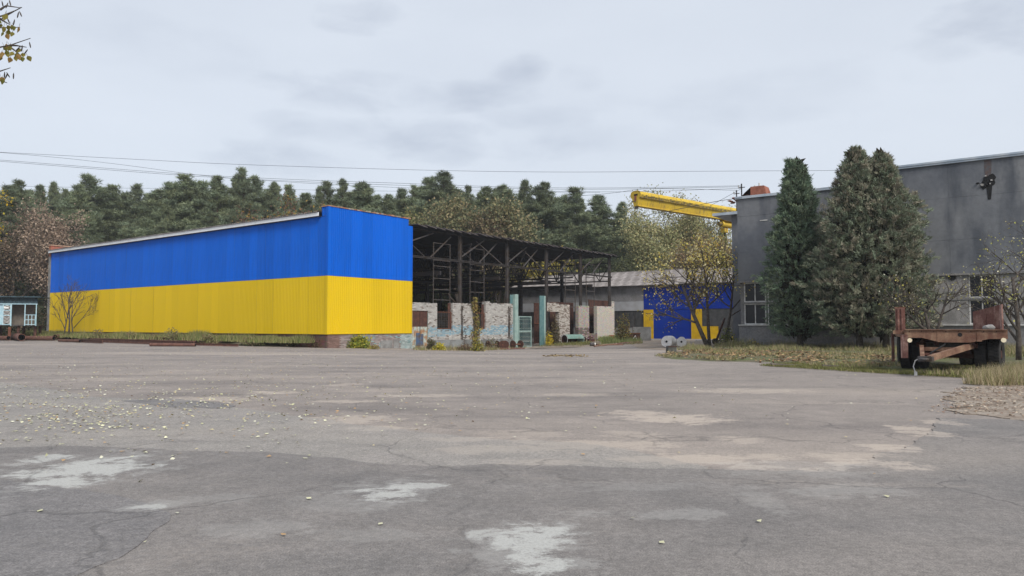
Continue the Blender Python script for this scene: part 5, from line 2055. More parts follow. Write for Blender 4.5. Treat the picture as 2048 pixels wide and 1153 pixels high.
def add_pine(px, ytop, D, v, label, group):
    global NP
    p = P(px, 652, D)
    while inside_buildings(p):
        D += 2
        p = P(px, 652, D)
    H = P(px, ytop, D).z + .1
    t = thing('pine_tree', label, 'pine', (p.x, p.y, gh(p.x, p.y) - .05), rng.uniform(0, 6.28), group)
    k = H / 22
    t.scale = (k * rng.choice([.85, 1.0, 1.15, 1.3, 1.5, 1.65]) * rng.uniform(.93, 1.07),) * 2 + (k,)
    for nm, me in zip(('trunk', 'branches', 'crown'), PV[v]):
        link_mesh(nm, me, t)
    NP += 1


for i, (px, y) in enumerate(tops):
    if px < 640:
        lab, g_ = 'tall dark green pine whose top stands out above the blue hall roof', 'front pines above the hall'
    elif px < 1150:
        lab, g_ = 'tall dark green pine whose top stands out above the steel shed', 'front pines above the shed'
    else:
        lab, g_ = 'pine with bare lower trunk at the end of the wood left of the crane', 'pines left of the crane'
    if px in SPECIAL:
        lab = SPECIAL[px]
    add_pine(px, y, rng.uniform(101, 108) if px > 60 else rng.uniform(92, 100), rng.randrange(6) if px < 1150 else rng.choice([1, 3]), lab, g_)
for i in range(44):
    px = -40 + i * 29.5 + rng.uniform(-8, 8)
    y = np.interp(px, [t[0] for t in tops], [t[1] for t in tops]) + rng.uniform(4, 34)
    add_pine(px, y, rng.uniform(112, 126), rng.randrange(6), 'pine of the back rows filling the wood behind the front tops', 'pines of the back rows')
for i in range(18):
    px = -30 + i * 68 + rng.uniform(-20, 20)
    add_pine(px, rng.uniform(425, 470), rng.uniform(97, 100), rng.choice([2, 4]), 'younger low pine at the foot of the wood behind the buildings', 'younger pines at the wood edge')
add_pine(1450, 452, 101, 4, 'small dark evergreen under the crane hoist beside the grey wall', 'younger pines at the wood edge')

# undergrowth and the mass of the wood behind
def leaf_object(name, pts, size, pal, seed, label, cat=None, kind=None, droop=.3, mat='leaf', ratio=.6, flat=False, group=None, parent=None):
    V, F, C = leaves(np.random.default_rng(seed), np.asarray(pts), size, pal, droop, ratio, flat)
    o = link_mesh(name, np_mesh(name, V, F, C, mat), parent)
    return tag(o, label, cat, group, kind)


nr = np.random.default_rng(9)
pts = []
for i in range(26000):
    D = nr.uniform(124, 140)
    px = nr.uniform(-80, 1420)
    z = nr.uniform(-.3, 13.5) * (1 if px < 1200 else .7)
    p = P(px, 652, D)
    pts.append((p.x, p.y, z))
leaf_object('forest', pts, 1.5, [(.020, .030, .020), (.028, .036, .024), (.03, .028, .02)], 1, 'dark depth of the wood behind the pine trunks', kind='stuff', ratio=.9)
pts = []
for i in range(26000):
    if nr.random() < .6:
        p = Lw(nr.uniform(4, 46), 45 + abs(nr.normal(0, 2.0)))
    else:
        p = Lw(38.6 + abs(nr.normal(0, .5)), nr.uniform(17, 46))
    h = 3.8 + 2.2 * mn.noise(Vector((p.x * .35, p.y * .35, 0)))
    pts.append((p.x, p.y, -.4 + h * nr.random() ** .8))
leaf_object('undergrowth', pts, .45, [(.035, .045, .022), (.05, .055, .025), (.03, .035, .02), (.07, .06, .03), (.025, .035, .02)], 2, 'dark undergrowth behind the open shed', kind='stuff')
pts = []
for i in range(9000):
    p = P(nr.uniform(-70, 105), 652, nr.uniform(76, 88))
    h = 3.0 + 1.6 * mn.noise(Vector((p.x * .4, p.y * .4, 5)))
    pts.append((p.x, p.y, -.1 + h * nr.random()))
leaf_object('undergrowth', pts, .32, [(.075, .06, .035), (.05, .06, .03), (.11, .08, .05), (.04, .05, .025)], 3, 'brownish undergrowth behind the blue booth', kind='stuff')


def grow(rng, p, d, L_, r, lvl, Q, segs, tips):
    k = Q.get('k', 4)
    pts, dd = [Vector(p)], Vector(d).normalized()
    for i in range(k):
        w = Q['wob'][min(lvl, len(Q['wob']) - 1)]
        dd = (dd + Vector((rng.gauss(0, w), rng.gauss(0, w), rng.gauss(0, w) + Q['up'][min(lvl, len(Q['up']) - 1)]))).normalized()
        pts.append(pts[-1] + dd * (L_ / k))
    r1 = r * Q.get('taper', .45)
    segs.append((pts, r, r1, lvl))
    if lvl >= Q['levels']:
        tips += [(q, lvl) for q in pts[1:]]
        return
    if lvl >= Q['levels'] - 1:
        tips += [(q, lvl) for q in pts[2:]]
    n = Q['n'][lvl]
    for i in range(n):
        t = Q['t0'][lvl] + (1 - Q['t0'][lvl]) * (i + rng.uniform(.2, 1)) / n
        t = min(t, .999)
        j = min(k - 1, int(t * k))
        q = pts[j].lerp(pts[j + 1], t * k - j)
        dirn = (pts[j + 1] - pts[j]).normalized()
        az = rng.uniform(0, 6.283)
        ax = dirn.cross(Vector((math.cos(az), math.sin(az), .3))).normalized()
        an = rng.uniform(*Q['ang'][lvl])
        nd = (dirn * math.cos(an) + ax * math.sin(an))
        grow(rng, q, nd, L_ * rng.uniform(*Q['ratio'][lvl]) * (1.15 - .4 * t), (r * (1 - t) + r1 * t) * .62, lvl + 1, Q, segs, tips)


def tree(name, label, cat, base, Q, seed, stems, leaf_n, leaf_size, pal, bark='bark', spread=.3, group=None, keep=None, droop=.4, leafname='crown', minr=.006):
    rg = random.Random(seed)
    segs, tips = [], []
    for (off, d, L_, r) in stems:
        grow(rg, Vector(off), d, L_, r, 0, Q, segs, tips)
    t = thing(name, label, cat, base, 0, group)
    mb, mbt = MB(), MB()
    for pts, r0, r1, lvl in segs:
        n = len(pts)
        rr_ = [max(minr, r0 + (r1 - r0) * i / (n - 1)) for i in range(n)]
        (mb if lvl == 0 else mbt).tube(pts, rr_, (8, 6, 4, 3, 3)[min(lvl, 4)], cap=lvl == 0)
    mb.build('trunk', bark, t, off=(0, 0, 0), smooth=True)
    mbt.build('branches', bark, t, off=(0, 0, 0))
    if leaf_n:
        rn = np.random.default_rng(seed)
        T = np.array([q for q, _ in tips])
        if keep is not None:
            T = T[[bool(keep(q)) for q in T]]
        idx = rn.integers(0, len(T), leaf_n)
        pts = T[idx] + rn.normal(0, spread, (leaf_n, 3))
        V, F, C = leaves(rn, pts, leaf_size, pal, droop)
        link_mesh(leafname, np_mesh(leafname, V, F, C, 'leaf'), t)
    return t


def at(px, D):
    p = P(px, 652, D)
    return Vector((p.x, p.y, gh(p.x, p.y)))


BIG = dict(levels=3, n=(9, 6, 5), t0=(.25, .25, .2), ang=((.35, .8), (.4, .9), (.4, 1.0)), ratio=((.42, .62), (.45, .65), (.45, .6)), wob=(.05, .12, .16, .2), up=(.03, .10, .08, .03))
VASE = dict(BIG, n=(11, 7, 5), ang=((.25, .55), (.3, .6), (.3, .8)), t0=(.12, .2, .2), ratio=((.55, .75), (.45, .62), (.4, .6)), up=(.05, .14, .12, .06))
BROWN = [(.34, .25, .185), (.39, .295, .225), (.27, .20, .15), (.43, .335, .26), (.22, .165, .125)]
OLIVE = [(0.195, 0.188, 0.098), (0.255, 0.225, 0.112), (0.150, 0.158, 0.083), (0.300, 0.240, 0.135), (0.128, 0.143, 0.075)]
WILLOW = [(0.300, 0.300, 0.150), (0.371, 0.354, 0.177), (0.231, 0.256, 0.124), (0.425, 0.371, 0.195)]
tree('leafy_tree', 'large brown-leaved tree rising behind the left end of the hall', 'tree', at(95, 84), VASE, 1, [((0, 0, 0), (.04, 0, 1), 9.3, .26), ((.6, .3, 0), (.2, .05, 1), 8.2, .2)], 11500, .25, BROWN, 'bark', .4)
tree('leafy_tree', 'thinner dull brown tree at the far left above the booth', 'tree', at(18, 88), VASE, 2, [((0, 0, 0), (-.05, 0, 1), 8.9, .24)], 6500, .32, [(.20, .14, .10), (.15, .11, .075), (.11, .09, .055)], 'bark', .4)
tree('birch_tree', 'bright yellow birch cut off by the left edge of the photo', 'birch', at(-112, 62), BIG, 3, [((0, 0, 0), (0, 0, 1), 9.6, .16)], 4500, .22, [(.50, .32, .02), (.42, .30, .03), (.30, .25, .03)], 'bark_birch', .3)
tree('leafy_tree', 'reddish brown tree peeping over the hall roof before the parapet', 'tree', at(583, 99), BIG, 4, [((0, 0, 0), (.0, 0, 1), 12.2, .25), ((-2.5, 0, 0), (-.25, 0, 1), 11.2, .2), ((2.5, 0, 0), (.25, 0, 1), 11.6, .2)], 9000, .32, [(.17, .095, .07), (.14, .085, .06), (.12, .085, .05), (.34, .22, .05)], 'bark', .5)
tree('leafy_tree', 'olive brown broad tree behind the shed roof', 'tree', at(925, 95), BIG, 5, [((0, 0, 0), (-.05, 0, 1), 12.6, .3), ((2.6, 0, 0), (.14, 0, 1), 12.0, .25)], 15000, .38, OLIVE, 'bark', .6)
tree('leafy_tree', 'brownish tree beside the olive tree, sloping down along the shed roof', 'tree', at(988, 95), BIG, 6, [((0, 0, 0), (.1, 0, 1), 10.8, .25)], 9000, .34, [(.19, .15, .09), (.15, .125, .07), (.22, .165, .105)], 'bark', .6)
tree('leafy_tree', 'pale yellowish tree just behind the hall parapet end', 'tree', at(828, 99), BIG, 7, [((0, 0, 0), (0, 0, 1), 11.0, .25)], 8000, .36, [(.19, .19, .07), (.14, .15, .06), (.24, .22, .08)], 'bark', .6)
tree('leafy_tree', 'small golden yellow tree showing above the middle of the shed roof', 'tree', at(1045, 95), BIG, 8, [((0, 0, 0), (0, 0, 1), 8.6, .2), ((-2.2, 0, 0), (-.15, 0, 1), 9.0, .2), ((2.2, 0, 0), (.15, 0, 1), 8.0, .2)], 5000, .34, [(.36, .28, .05), (.28, .24, .05), (.20, .19, .06)], 'bark', .5)
tree('leafy_tree', 'grey-green willow left of the crane, behind the workshop roof', 'tree', at(1300, 97), BIG, 9, [((0, 0, 0), (-.05, 0, 1), 10.0, .22), ((2.4, 0, 0), (.1, 0, 1), 9.4, .2)], 30000, .28, WILLOW, 'bark_grey', .6)
tree('leafy_tree', 'tall thin-topped willow behind the middle of the crane girder', 'tree', at(1350, 99), BIG, 10, [((0, 0, 0), (0, 0, 1), 13.3, .22), ((1.6, 0, 0), (.1, 0, 1), 12.0, .2)], 20000, .25, WILLOW, 'bark_grey', .5)
tree('leafy_tree', 'willow with bare grey branches under the crane hoist', 'tree', at(1398, 100), BIG, 11, [((0, 0, 0), (.04, 0, 1), 12.4, .22)], 17000, .25, WILLOW + [(.26, .19, .10)], 'bark_grey', .5)
tree('leafy_tree', 'rounded orange-brown tree behind the workshop roof beside the grey wall', 'tree', at(1428, 93), BIG, 12, [((0, 0, 0), (0, 0, 1), 8.6, .2), ((-1.8, 0, 0), (-.15, 0, 1), 8.0, .2), ((1.6, 0, 0), (.15, 0, 1), 8.0, .2)], 12000, .26, [(.27, .19, .10), (.22, .165, .09), (.30, .20, .12), (.18, .15, .085)], 'bark_grey', .5)
tree('leafy_tree', 'low dark green shrubby tree behind the workshop roof at the shed corner', 'tree', at(1262, 94), BIG, 13, [((0, 0, 0), (0, 0, 1), 6.5, .18), ((2.2, 0, 0), (.2, 0, 1), 6.2, .18)], 9000, .30, [(.09, .105, .05), (.12, .13, .06), (.07, .08, .045)], 'bark_grey', .6)

SHR = dict(levels=3, n=(5, 4, 3), t0=(.35, .25, .2), ang=((.3, .7), (.3, .8), (.3, .8)), ratio=((.5, .75), (.45, .65), (.4, .6)), wob=(.08, .12, .14, .15), up=(.04, .10, .08, .05), taper=.4)
tree('bare_shrub', 'leafless many-stemmed shrub in front of the yellow wall', 'shrub', at(138, 66.5), SHR, 31, [((-.42, 0, 0), (.02, 0, 1), 3.6, .07), ((-.1, .1, 0), (.03, 0, 1), 4.0, .085), ((.38, 0, 0), (.06, 0, 1), 3.6, .065), ((-.42, .1, 1.0), (-.6, 0, .8), 2.0, .04), ((.42, 0, 1.1), (.7, 0, .9), 2.4, .04)], 0, .1, [], 'bark', minr=.009)

# leaning tree before the blue door
YEL = [(.56, .46, .11), (.60, .52, .22), (.44, .38, .08), (.64, .58, .34), (.42, .28, .07)]
LEAN = dict(levels=3, n=(8, 7, 5), t0=(.38, .2, .15), ang=((.5, 1.15), (.4, 1.0), (.4, 1.1)), ratio=((.50, .80), (.45, .7), (.4, .6)), wob=(.05, .14, .18, .2), up=(.02, .05, .02, -.02), taper=.5)
tree('apple_tree', 'leaning tree with sparse yellow leaves in front of the blue workshop door', 'tree', G(1416, 696), LEAN, 42,
     [((0, 0, 0), (-.42, .05, 1), 4.4, .16), ((.12, .05, 0), (-.08, 0, 1), 5.2, .12)], 2200, .16, YEL, 'bark', .12, minr=.005)
tree('apple_tree', 'slim upright tree with yellow-green leaves at the corner of the grey building', 'tree', G(1452, 694), dict(LEAN, n=(8, 5, 4), up=(.03, .08, .04, 0)), 43,
     [((0, 0, 0), (.05, 0, 1), 4.8, .11)], 1500, .17, YEL + [(.30, .34, .07), (.24, .30, .06)], 'bark', .18, minr=.006)
# right-hand small trees
tree('apple_tree', 'low twisted tree with few pale leaves rising behind the trailer deck', 'tree', at(1868, 27.5), dict(LEAN, n=(6, 5, 4)), 52,
     [((0, 0, 0), (-.15, 0, 1), 2.0, .09), ((0.05, 0, .9), (.35, 0, 1), 1.7, .06), ((-.05, 0, .9), (-.75, 0, .7), 1.9, .05)], 330, .075, [(.52, .48, .30), (.60, .58, .45), (.42, .38, .12), (.5, .45, .1)], 'bark', .08, minr=.005)
tree('apple_tree', 'thin tree with yellow-green leaves and dark trunk at the right edge beyond the trailer', 'tree', at(2035, 27.0), dict(LEAN, n=(8, 6, 4), t0=(.2, .2, .15)), 54,
     [((0, 0, 0), (.0, 0, 1), 3.1, .10), ((.25, 0, .2), (.25, 0, 1), 3.3, .07)], 800, .085, [(.55, .50, .18), (.46, .44, .10), (.34, .36, .08), (.6, .57, .4)], 'bark', .10, minr=.005)


def thuja(base, H, Rm, seed, pal, label, tops_):
    rn = np.random.default_rng(seed)
    t = thing('thuja_tree', label, 'thuja', base, rn.uniform(0, 6), 'conifers before the grey building')
    tk_ = MB()
    tk_.tube([(0, 0, -.1), (.05, .02, 1.2), (0, 0, H * .5), (0, 0, H * .9)], [.19, .15, .09, .03], 8)
    for (ox, oy, hh) in tops_:
        tk_.tube([(0, 0, H * .45), (ox * .7, oy * .7, H * .65), (ox, oy, hh * .98)], [.07, .05, .015], 5)
    tk_.build('trunk', 'bark', t, off=(0, 0, 0), smooth=True)
    parts = []

    def profile(f):
        return np.interp(f, [0, .07, .25, .48, .66, .80, .92, 1], [.42, .80, 1.0, .95, .68, .42, .22, .03])

    def fronds(ox, oy, top, Rm_, z0, n, seed2):
        f = rn.random(n) ** .9
        a = rn.uniform(0, 2 * math.pi, n)
        z = z0 + (top - z0) * f
        lump = np.array([mn.noise(Vector((math.cos(q) * 1.5 + seed2, math.sin(q) * 1.5, zz * .6))) + .7 * mn.noise(Vector((math.cos(q) * 3.5, math.sin(q) * 3.5 + seed2, zz * 1.6))) for q, zz in zip(a, z)])
        r = Rm_ * profile(f) * (1 + .50 * lump) * (1 - .5 * rn.random(n) ** 1.7)
        p = np.stack([ox * f + r * np.cos(a), oy * f + r * np.sin(a), z], 1)
        el = rn.uniform(.15, .85, n) + .5 * f
        d = np.stack([np.cos(a) * np.cos(el), np.sin(a) * np.cos(el), np.sin(el)], 1) + rn.normal(0, .22, (n, 3))
        return p, unit(d), rn.uniform(.28, .62, n) * (1 - .25 * f), f
    for k, (ox, oy, top, rm, n) in enumerate([(0, 0, H - .35, Rm, 2000)] + [(o[0], o[1], o[2] - .35, Rm * .5, 380) for o in tops_]):
        p, d, ln, f = fronds(ox, oy, top, rm, .75 if k == 0 else H * .4, n, seed + k * 3.1)
        col = pick(rn, pal, n, .36)
        sd = unit(np.cross(d, rn.normal(size=(n, 3))))
        for b in range(34):
            t_ = rn.uniform(0, 1, (n, 1))
            q = p + d * (t_ * ln[:, None]) + sd * rn.normal(0, .13, (n, 1)) * (1.2 - t_) + rn.normal(0, .03, (n, 3))
            q[:, 2] -= (.12 * t_[:, 0] ** 2)
            dd = unit(d * .9 + sd * rn.normal(0, .6, (n, 1)) + rn.normal(0, .2, (n, 3)))
            a_ = unit(np.cross(dd, rn.normal(size=(n, 3))))
            l = rn.uniform(.10, .22, (n, 1))
            V = np.empty((n, 3, 3))
            V[:, 0] = q - a_ * .024
            V[:, 1] = q + a_ * .024
            V[:, 2] = q + dd * l
            parts.append((V.reshape(-1, 3), np.arange(n * 3).reshape(n, 3), np.repeat(np.clip(col * rn.uniform(.8, 1.25, (n, 1)), 0, 1), 3, axis=0)))
    V, F, C = merge(parts)
    link_mesh('crown', np_mesh('crown', V, F, C, 'thuja'), t)
    # inner twigs closing the heart of the crown, coloured dark for the shade there
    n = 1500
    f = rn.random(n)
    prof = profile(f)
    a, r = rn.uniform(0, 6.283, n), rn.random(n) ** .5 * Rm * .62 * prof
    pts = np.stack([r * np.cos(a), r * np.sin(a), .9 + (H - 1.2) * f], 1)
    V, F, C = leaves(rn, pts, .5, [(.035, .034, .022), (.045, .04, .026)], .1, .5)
    link_mesh('shaded_inner_twigs', np_mesh('shaded_inner_twigs', V, F, C, 'thuja'), t)
    return t


GRN = [(.155, .215, .140), (.135, .190, .128), (.185, .235, .150), (.165, .195, .135), (.12, .165, .115)]
GRY = [(.215, .24, .165), (.245, .24, .175), (.185, .215, .15), (.27, .245, .185), (.165, .20, .14)]
thuja(at(1599, 42.3), P(1575, 317, 42.3).z, 1.62, 3, GRN, 'greenest conifer, standing alone on the left of the three', [(-.35, .1, P(1575, 314, 42.3).z), (.25, -.1, P(1590, 326, 42.3).z)])
thuja(at(1719, 39.3), P(1712, 291, 39.3).z, 2.2, 8, GRY, 'tallest grey-green conifer, in the middle of the three', [(-.3, .2, P(1700, 318, 39.3).z)])
thuja(at(1771, 38.8), P(1765, 301, 38.8).z, 2.35, 15, GRY, 'brownish conifer nearest the trailer', [(-.25, 0, P(1752, 312, 38.8).z), (.3, .1, P(1782, 322, 38.8).z)])


# ================================================================ BUSHES AND VINES
def bush(px, py, w_px, h_px, n, size, pal, label, seed, name='bush', lift=0.0):
    p = G(px, py)
    k = p.y / FPX
    rn = np.random.default_rng(seed)
    t = thing(name, label, 'bush', p, 0, None)
    o = unit(rn.normal(size=(n, 3))) * rn.random((n, 1)) ** .45
    lump = np.array([1 + .5 * mn.noise(Vector(q) * 2.2 + Vector((seed, 0, 0))) for q in o]).reshape(-1, 1)
    o = o * lump
    pts = np.stack([o[:, 0] * w_px * k / 2, o[:, 1] * w_px * k / 2 * .7, np.abs(o[:, 2]) * h_px * k + lift], 1)
    V, F, C = leaves(rn, pts, size, pal, .2)
    link_mesh('foliage', np_mesh('foliage', V, F, C, 'leaf'), t)
    st = MB()
    for i in range(9):
        q = pts[rn.integers(0, n)]
        st.tube([(q[0] * .15, q[1] * .15, 0), (q[0] * .5, q[1] * .5, q[2] * .6), tuple(q)], [.02, .014, .006], 4, cap=False)
    st.build('stems', 'bark', t, off=(0, 0, 0))
    return t


bush(716, 697, 50, 26, 1500, .16, [(.20, .25, .04), (.34, .32, .04), (.12, .17, .03), (.42, .38, .05)], 'yellow-green bush at the foot of the yellow wall near the corner', 61)
bush(680, 696, 34, 20, 900, .14, [(.07, .10, .03), (.10, .13, .04), (.14, .10, .05)], 'dark green weed clump right at the hall corner', 62)
bush(640, 696, 36, 14, 700, .13, [(.12, .07, .05), (.16, .10, .07), (.10, .08, .04)], 'brown dry weed clump left of the hall corner', 63)
bush(748, 699, 22, 9, 250, .10, [(.30, .26, .06), (.24, .16, .06)], 'small withered tuft at the pink brick base', 64)
bush(862, 701, 18, 24, 500, .14, [(.10, .09, .04), (.14, .10, .06), (.08, .09, .04)], 'brownish weed beside the concrete door step', 65)
bush(879, 702, 26, 16, 600, .13, [(.52, .42, .04), (.45, .38, .05), (.30, .30, .05)], 'bright yellow low bush below the barred opening', 66)
bush(986, 699, 26, 26, 350, .11, [(.16, .12, .07), (.22, .17, .10), (.12, .13, .05)], 'dry thin weeds among the wheelsets', 67)
bush(1099, 692, 14, 27, 500, .15, [(.60, .45, .03), (.52, .42, .04)], 'bright yellow upright bush at the foot of the teal post', 68)
bush(1110, 690, 22, 58, 900, .16, [(.14, .10, .06), (.18, .14, .07), (.10, .10, .05)], 'brown creeper filling the overgrown doorway', 69)
bush(1246, 686, 36, 54, 1500, .17, [(.16, .15, .05), (.36, .28, .06), (.18, .11, .07), (.11, .12, .05)], 'autumn bush between the shed corner and the dark bin', 70)
bush(1456, 694, 34, 36, 900, .14, [(.16, .19, .05), (.22, .23, .06), (.10, .12, .04)], 'green bush at the corner of the grey building', 71)
bush(1511, 697, 22, 16, 260, .12, [(.42, .33, .07), (.32, .26, .07)], 'small yellow shrub at the foot of the grey wall', 72)
bush(955, 703, 26, 26, 500, .13, [(.22, .24, .05), (.34, .28, .05), (.14, .11, .06)], 'leafy clump at the foot of the climbing vine', 73)
bush(930, 702, 40, 12, 500, .11, [(.15, .095, .07), (.20, .13, .09), (.12, .09, .05)], 'russet dry weeds under the middle brick pier', 74)
bush(92, 668, 46, 34, 1400, .2, [(.06, .075, .035), (.09, .10, .05), (.12, .09, .06)], 'dark green bush between the booth and the hall end', 75)
bush(1880, 662, 30, 26, 260, .10, [(.36, .32, .08), (.20, .22, .06)], 'yellowish sapling leaves behind the trailer deck beside the board', 76)


WEED = [(.20, .19, .09), (.15, .17, .06), (.26, .22, .12), (.18, .12, .08)]
for k, (px, py, w_, h_, lab) in enumerate(((196, 684, 26, 22, 'dry weed tuft behind the start of the long beams'), (262, 686, 30, 18, 'wide weed tuft behind the middle of the long beams'),
                                           (345, 688, 34, 26, 'tallest weed tuft, behind the end of the long beams'), (420, 691, 40, 20, 'weed tuft above the lone flat bar'),
                                           (505, 693, 44, 16, 'low green weed tuft past the lone flat bar'), (585, 694, 46, 18, 'brown and green weeds below the shaded brick base'), (655, 695.5, 30, 16, 'reddish weeds right under the hall corner'))):
    bush(px, py, w_, h_, 650, .12, WEED if k < 6 else [(.15, .09, .07), (.19, .12, .08), (.13, .12, .05)], lab, 90 + k, 'weed_clump', .12)


def vine(px0, px1, y0, y1, n, size, pal, label, seed, w=-.16):
    rn = np.random.default_rng(seed)
    s0, zt = onW(px0, y0, w)
    s1, _ = onW(px1, y0, w)
    t = hall_thing('climbing_vine', label, 'vine', (s0 + s1) / 2, w, gz(s0))
    pts = []
    sm = (s0 + s1) / 2
    for i in range(n):
        f = rn.random()
        z = gz(s0) + (zt - gz(s0)) * f
        hw_ = (s1 - s0) / 2 * (1.25 - .5 * f) * (1 + .3 * math.sin(z * 3 + seed))
        if mn.noise(Vector((seed, z * 1.9, 0))) + .3 * rn.normal() < -.12:
            continue
        pts.append((sm + rn.normal(0, .55) * hw_ + .12 * math.sin(z * 1.7 + seed), w + rn.normal(0, .10) - .05, z))
    sm_m = MB()
    for k in range(4):
        sm_m.tube([(sm + rn.normal(0, .12), w, gz(s0)), (sm + rn.normal(0, .15), w, (zt + gz(s0)) / 2), (sm + rn.normal(0, .1), w, zt - .1)], .022, 4)
    sm_m.build('stems', 'bark', t)
    if n:
        V, F, C = leaves(rn, np.array(pts) - np.array(OFF[t.name]), size, pal, .9)
        link_mesh('leaves', np_mesh('leaves', V, F, C, 'leaf'), t)
    return t


vine(945, 956, 594, 700, 1500, .17, [(.28, .22, .06), (.20, .15, .06), (.24, .25, .06), (.32, .24, .08), (.16, .10, .06)], 'leafy yellow-brown vine column climbing the brick wall by the barred opening', 81, -.12)
vine(921, 929, 609, 700, 260, .12, [(.13, .09, .07), (.10, .075, .06)], 'dead dark vine stems on the middle brick pier', 82, -.05)
vine(1015, 1024, 611, 698, 330, .12, [(.16, .11, .08), (.12, .085, .065)], 'withered reddish creeper on the brick wall next to the lattice gate', 83, -.05)

# ================================================================ GRASS AND FALLEN LEAVES
def in_poly(poly, n, rn):
    X = np.array([[p.x, p.y] for p in poly])
    lo, hi = X.min(0), X.max(0)
    out = np.zeros((0, 2))
    while len(out) < n:
        q = rn.uniform(lo, hi, (n * 2, 2))
        ins = np.zeros(len(q), bool)
        j = len(X) - 1
        for i in range(len(X)):
            xi, yi, xj, yj = X[i, 0], X[i, 1], X[j, 0], X[j, 1]
            c = ((yi > q[:, 1]) != (yj > q[:, 1])) & (q[:, 0] < (xj - xi) * (q[:, 1] - yi) / (yj - yi + 1e-12) + xi)
            ins ^= c
            j = i
        out = np.concatenate([out, q[ins]])
    return out[:n]


def zs(q, add=0.0):
    return np.array([gh(a, b) + add for a, b in q])


def grass(name, q, hgt, wid, pal, seed, label, add=.0, lean=.3):
    rn = np.random.default_rng(seed)
    pts = np.concatenate([q, zs(q, add).reshape(-1, 1)], 1)
    V, F, C = blades(rn, pts, hgt, wid, pal, lean)
    return tag(link_mesh(name, np_mesh(name, V, F, C, 'grass')), label, kind='stuff')


rn = np.random.default_rng(5)
GR = [(.15, .18, .06), (.20, .21, .08), (.11, .14, .045), (.28, .25, .12), (.24, .21, .10)]
DRY = [(.30, .25, .14), (.24, .20, .10), (.36, .30, .18), (.18, .17, .07), (.20, .15, .09)]
q = in_poly(verge_pts, 80000, rn)
L_ = np.array([toL((a, b, 0))[:2] for a, b in q])
q = q[(L_[:, 1] < 43) & (L_[:, 0] < -.15)]
near = np.stack([-.18 - np.abs(rn.normal(0, 1.3, 26000)), rn.uniform(1.0, 42.5, 26000)], 1)
q = np.concatenate([q, np.array([Lw(a, b)[:2] for a, b in near])])
clump = np.array([mn.noise(Vector((a * .5, b * .5, 1))) for a, b in q])
q, clump = q[clump > -.25], clump[clump > -.25]
grass('grass', q, .34 + .55 * np.clip(clump, 0, 1), .022, GR, 11, 'green and dry grass on the verge along the hall', .30)
q = in_poly(bed_pts, 60000, rn)
clump = np.array([mn.noise(Vector((a * .45, b * .45, 7))) for a, b in q])
d = np.array([15 - toL((a, b, 0))[0] for a, b in q])
keep_ = (clump > -.15 + .35 * (d > 7))
q, clump, d = q[keep_], clump[keep_], d[keep_]
grass('grass', q, .16 + .75 * np.clip(clump + .1, 0, 1) * (d < 8.5) * (1 - .07 * d), .016, [(.25, .215, .12), (.31, .26, .15), (.20, .18, .095), (.18, .195, .075), (.23, .24, .09), (.37, .31, .19)], 12, 'dry grass and weeds in the bed before the grey building', .06, .4)
q = in_poly(strip_pts, 9000, rn)
clump = np.array([mn.noise(Vector((a * .8, b * .8, 3))) for a, b in q])
q, clump = q[clump > .0], clump[clump > .0]
grass('grass', q, .10 + .5 * clump, .02, GR + DRY, 13, 'weeds along the foot of the low brick walls', .02)
poly = [G(1205, 690), G(1285, 686), G(1275, 681), G(1235, 678), G(1195, 683)]
grass('grass', in_poly(poly, 4000, rn), .5, .025, [(.19, .23, .08), (.25, .27, .11), (.15, .19, .06)], 14, 'fresh green grass tuft before the white brick wall end', .0, .3)
poly = [G(1110, 692), G(1185, 691), G(1180, 687), G(1112, 688)]
grass('grass', in_poly(poly, 1800, rn), .28, .02, [(.22, .22, .08), (.28, .26, .10), (.15, .17, .06)], 17, 'thin grass round the cut green tank', .0, .3)
poly = [G(1925, 770), G(1985, 774), G(2110, 772), G(2130, 742), G(2030, 744), G(1975, 752)]
grass('grass', in_poly(poly, 13000, rn), rn.uniform(.08, .36, 13000), .006, DRY + [(.46, .38, .25), (.42, .35, .22), (.50, .42, .29), (.18, .21, .07)], 15, 'tall straw-coloured grass beside the right trailer tyres', .02, .3)
poly = [G(1520, 733), G(1700, 745), G(1930, 758), G(2048, 745), G(2048, 728), G(1800, 738), G(1600, 728)]
grass('grass', in_poly(poly, 22000, rn), .07, .014, [(.15, .165, .05), (.19, .19, .07), (.12, .13, .045), (.22, .19, .09)], 16, 'short mossy green grass at the edge of the bed', .02, .5)

LIT = [(.56, .55, .38), (.50, .49, .32), (.60, .59, .46), (.44, .44, .26), (.52, .44, .24), (.36, .24, .13)]
q1 = np.stack([rn.normal(-6.6, 2.6, 3200), rn.normal(11.0, 2.6, 3200)], 1)
q2 = np.stack([rn.uniform(-26, 4, 2200), rn.uniform(9, 46, 2200)], 1)
q3 = np.stack([rn.normal(-9, 5, 2000), rn.normal(17, 5, 2000)], 1)
q4 = np.stack([rn.uniform(-2, 9, 60), rn.uniform(8, 20, 60)], 1)
cl1 = np.array([mn.noise(Vector((a * .9, b * .9, 4))) + .6 * mn.noise(Vector((a * 3, b * 3, 8))) for a, b in np.concatenate([q1, q3])])
q13 = np.concatenate([q1, q3])[cl1 > -.12]
q1, q3 = q13, q13[:0]
q = np.concatenate([q1, q2, q3, q4])
q = q[(q[:, 1] > 7.2) & (np.abs(q[:, 0]) < q[:, 1] * .8 + 1)]
q = q[~((q[:, 0] > -.28 * q[:, 1]) & (q[:, 1] < 9.5) & (rn.random(len(q)) < .75))]
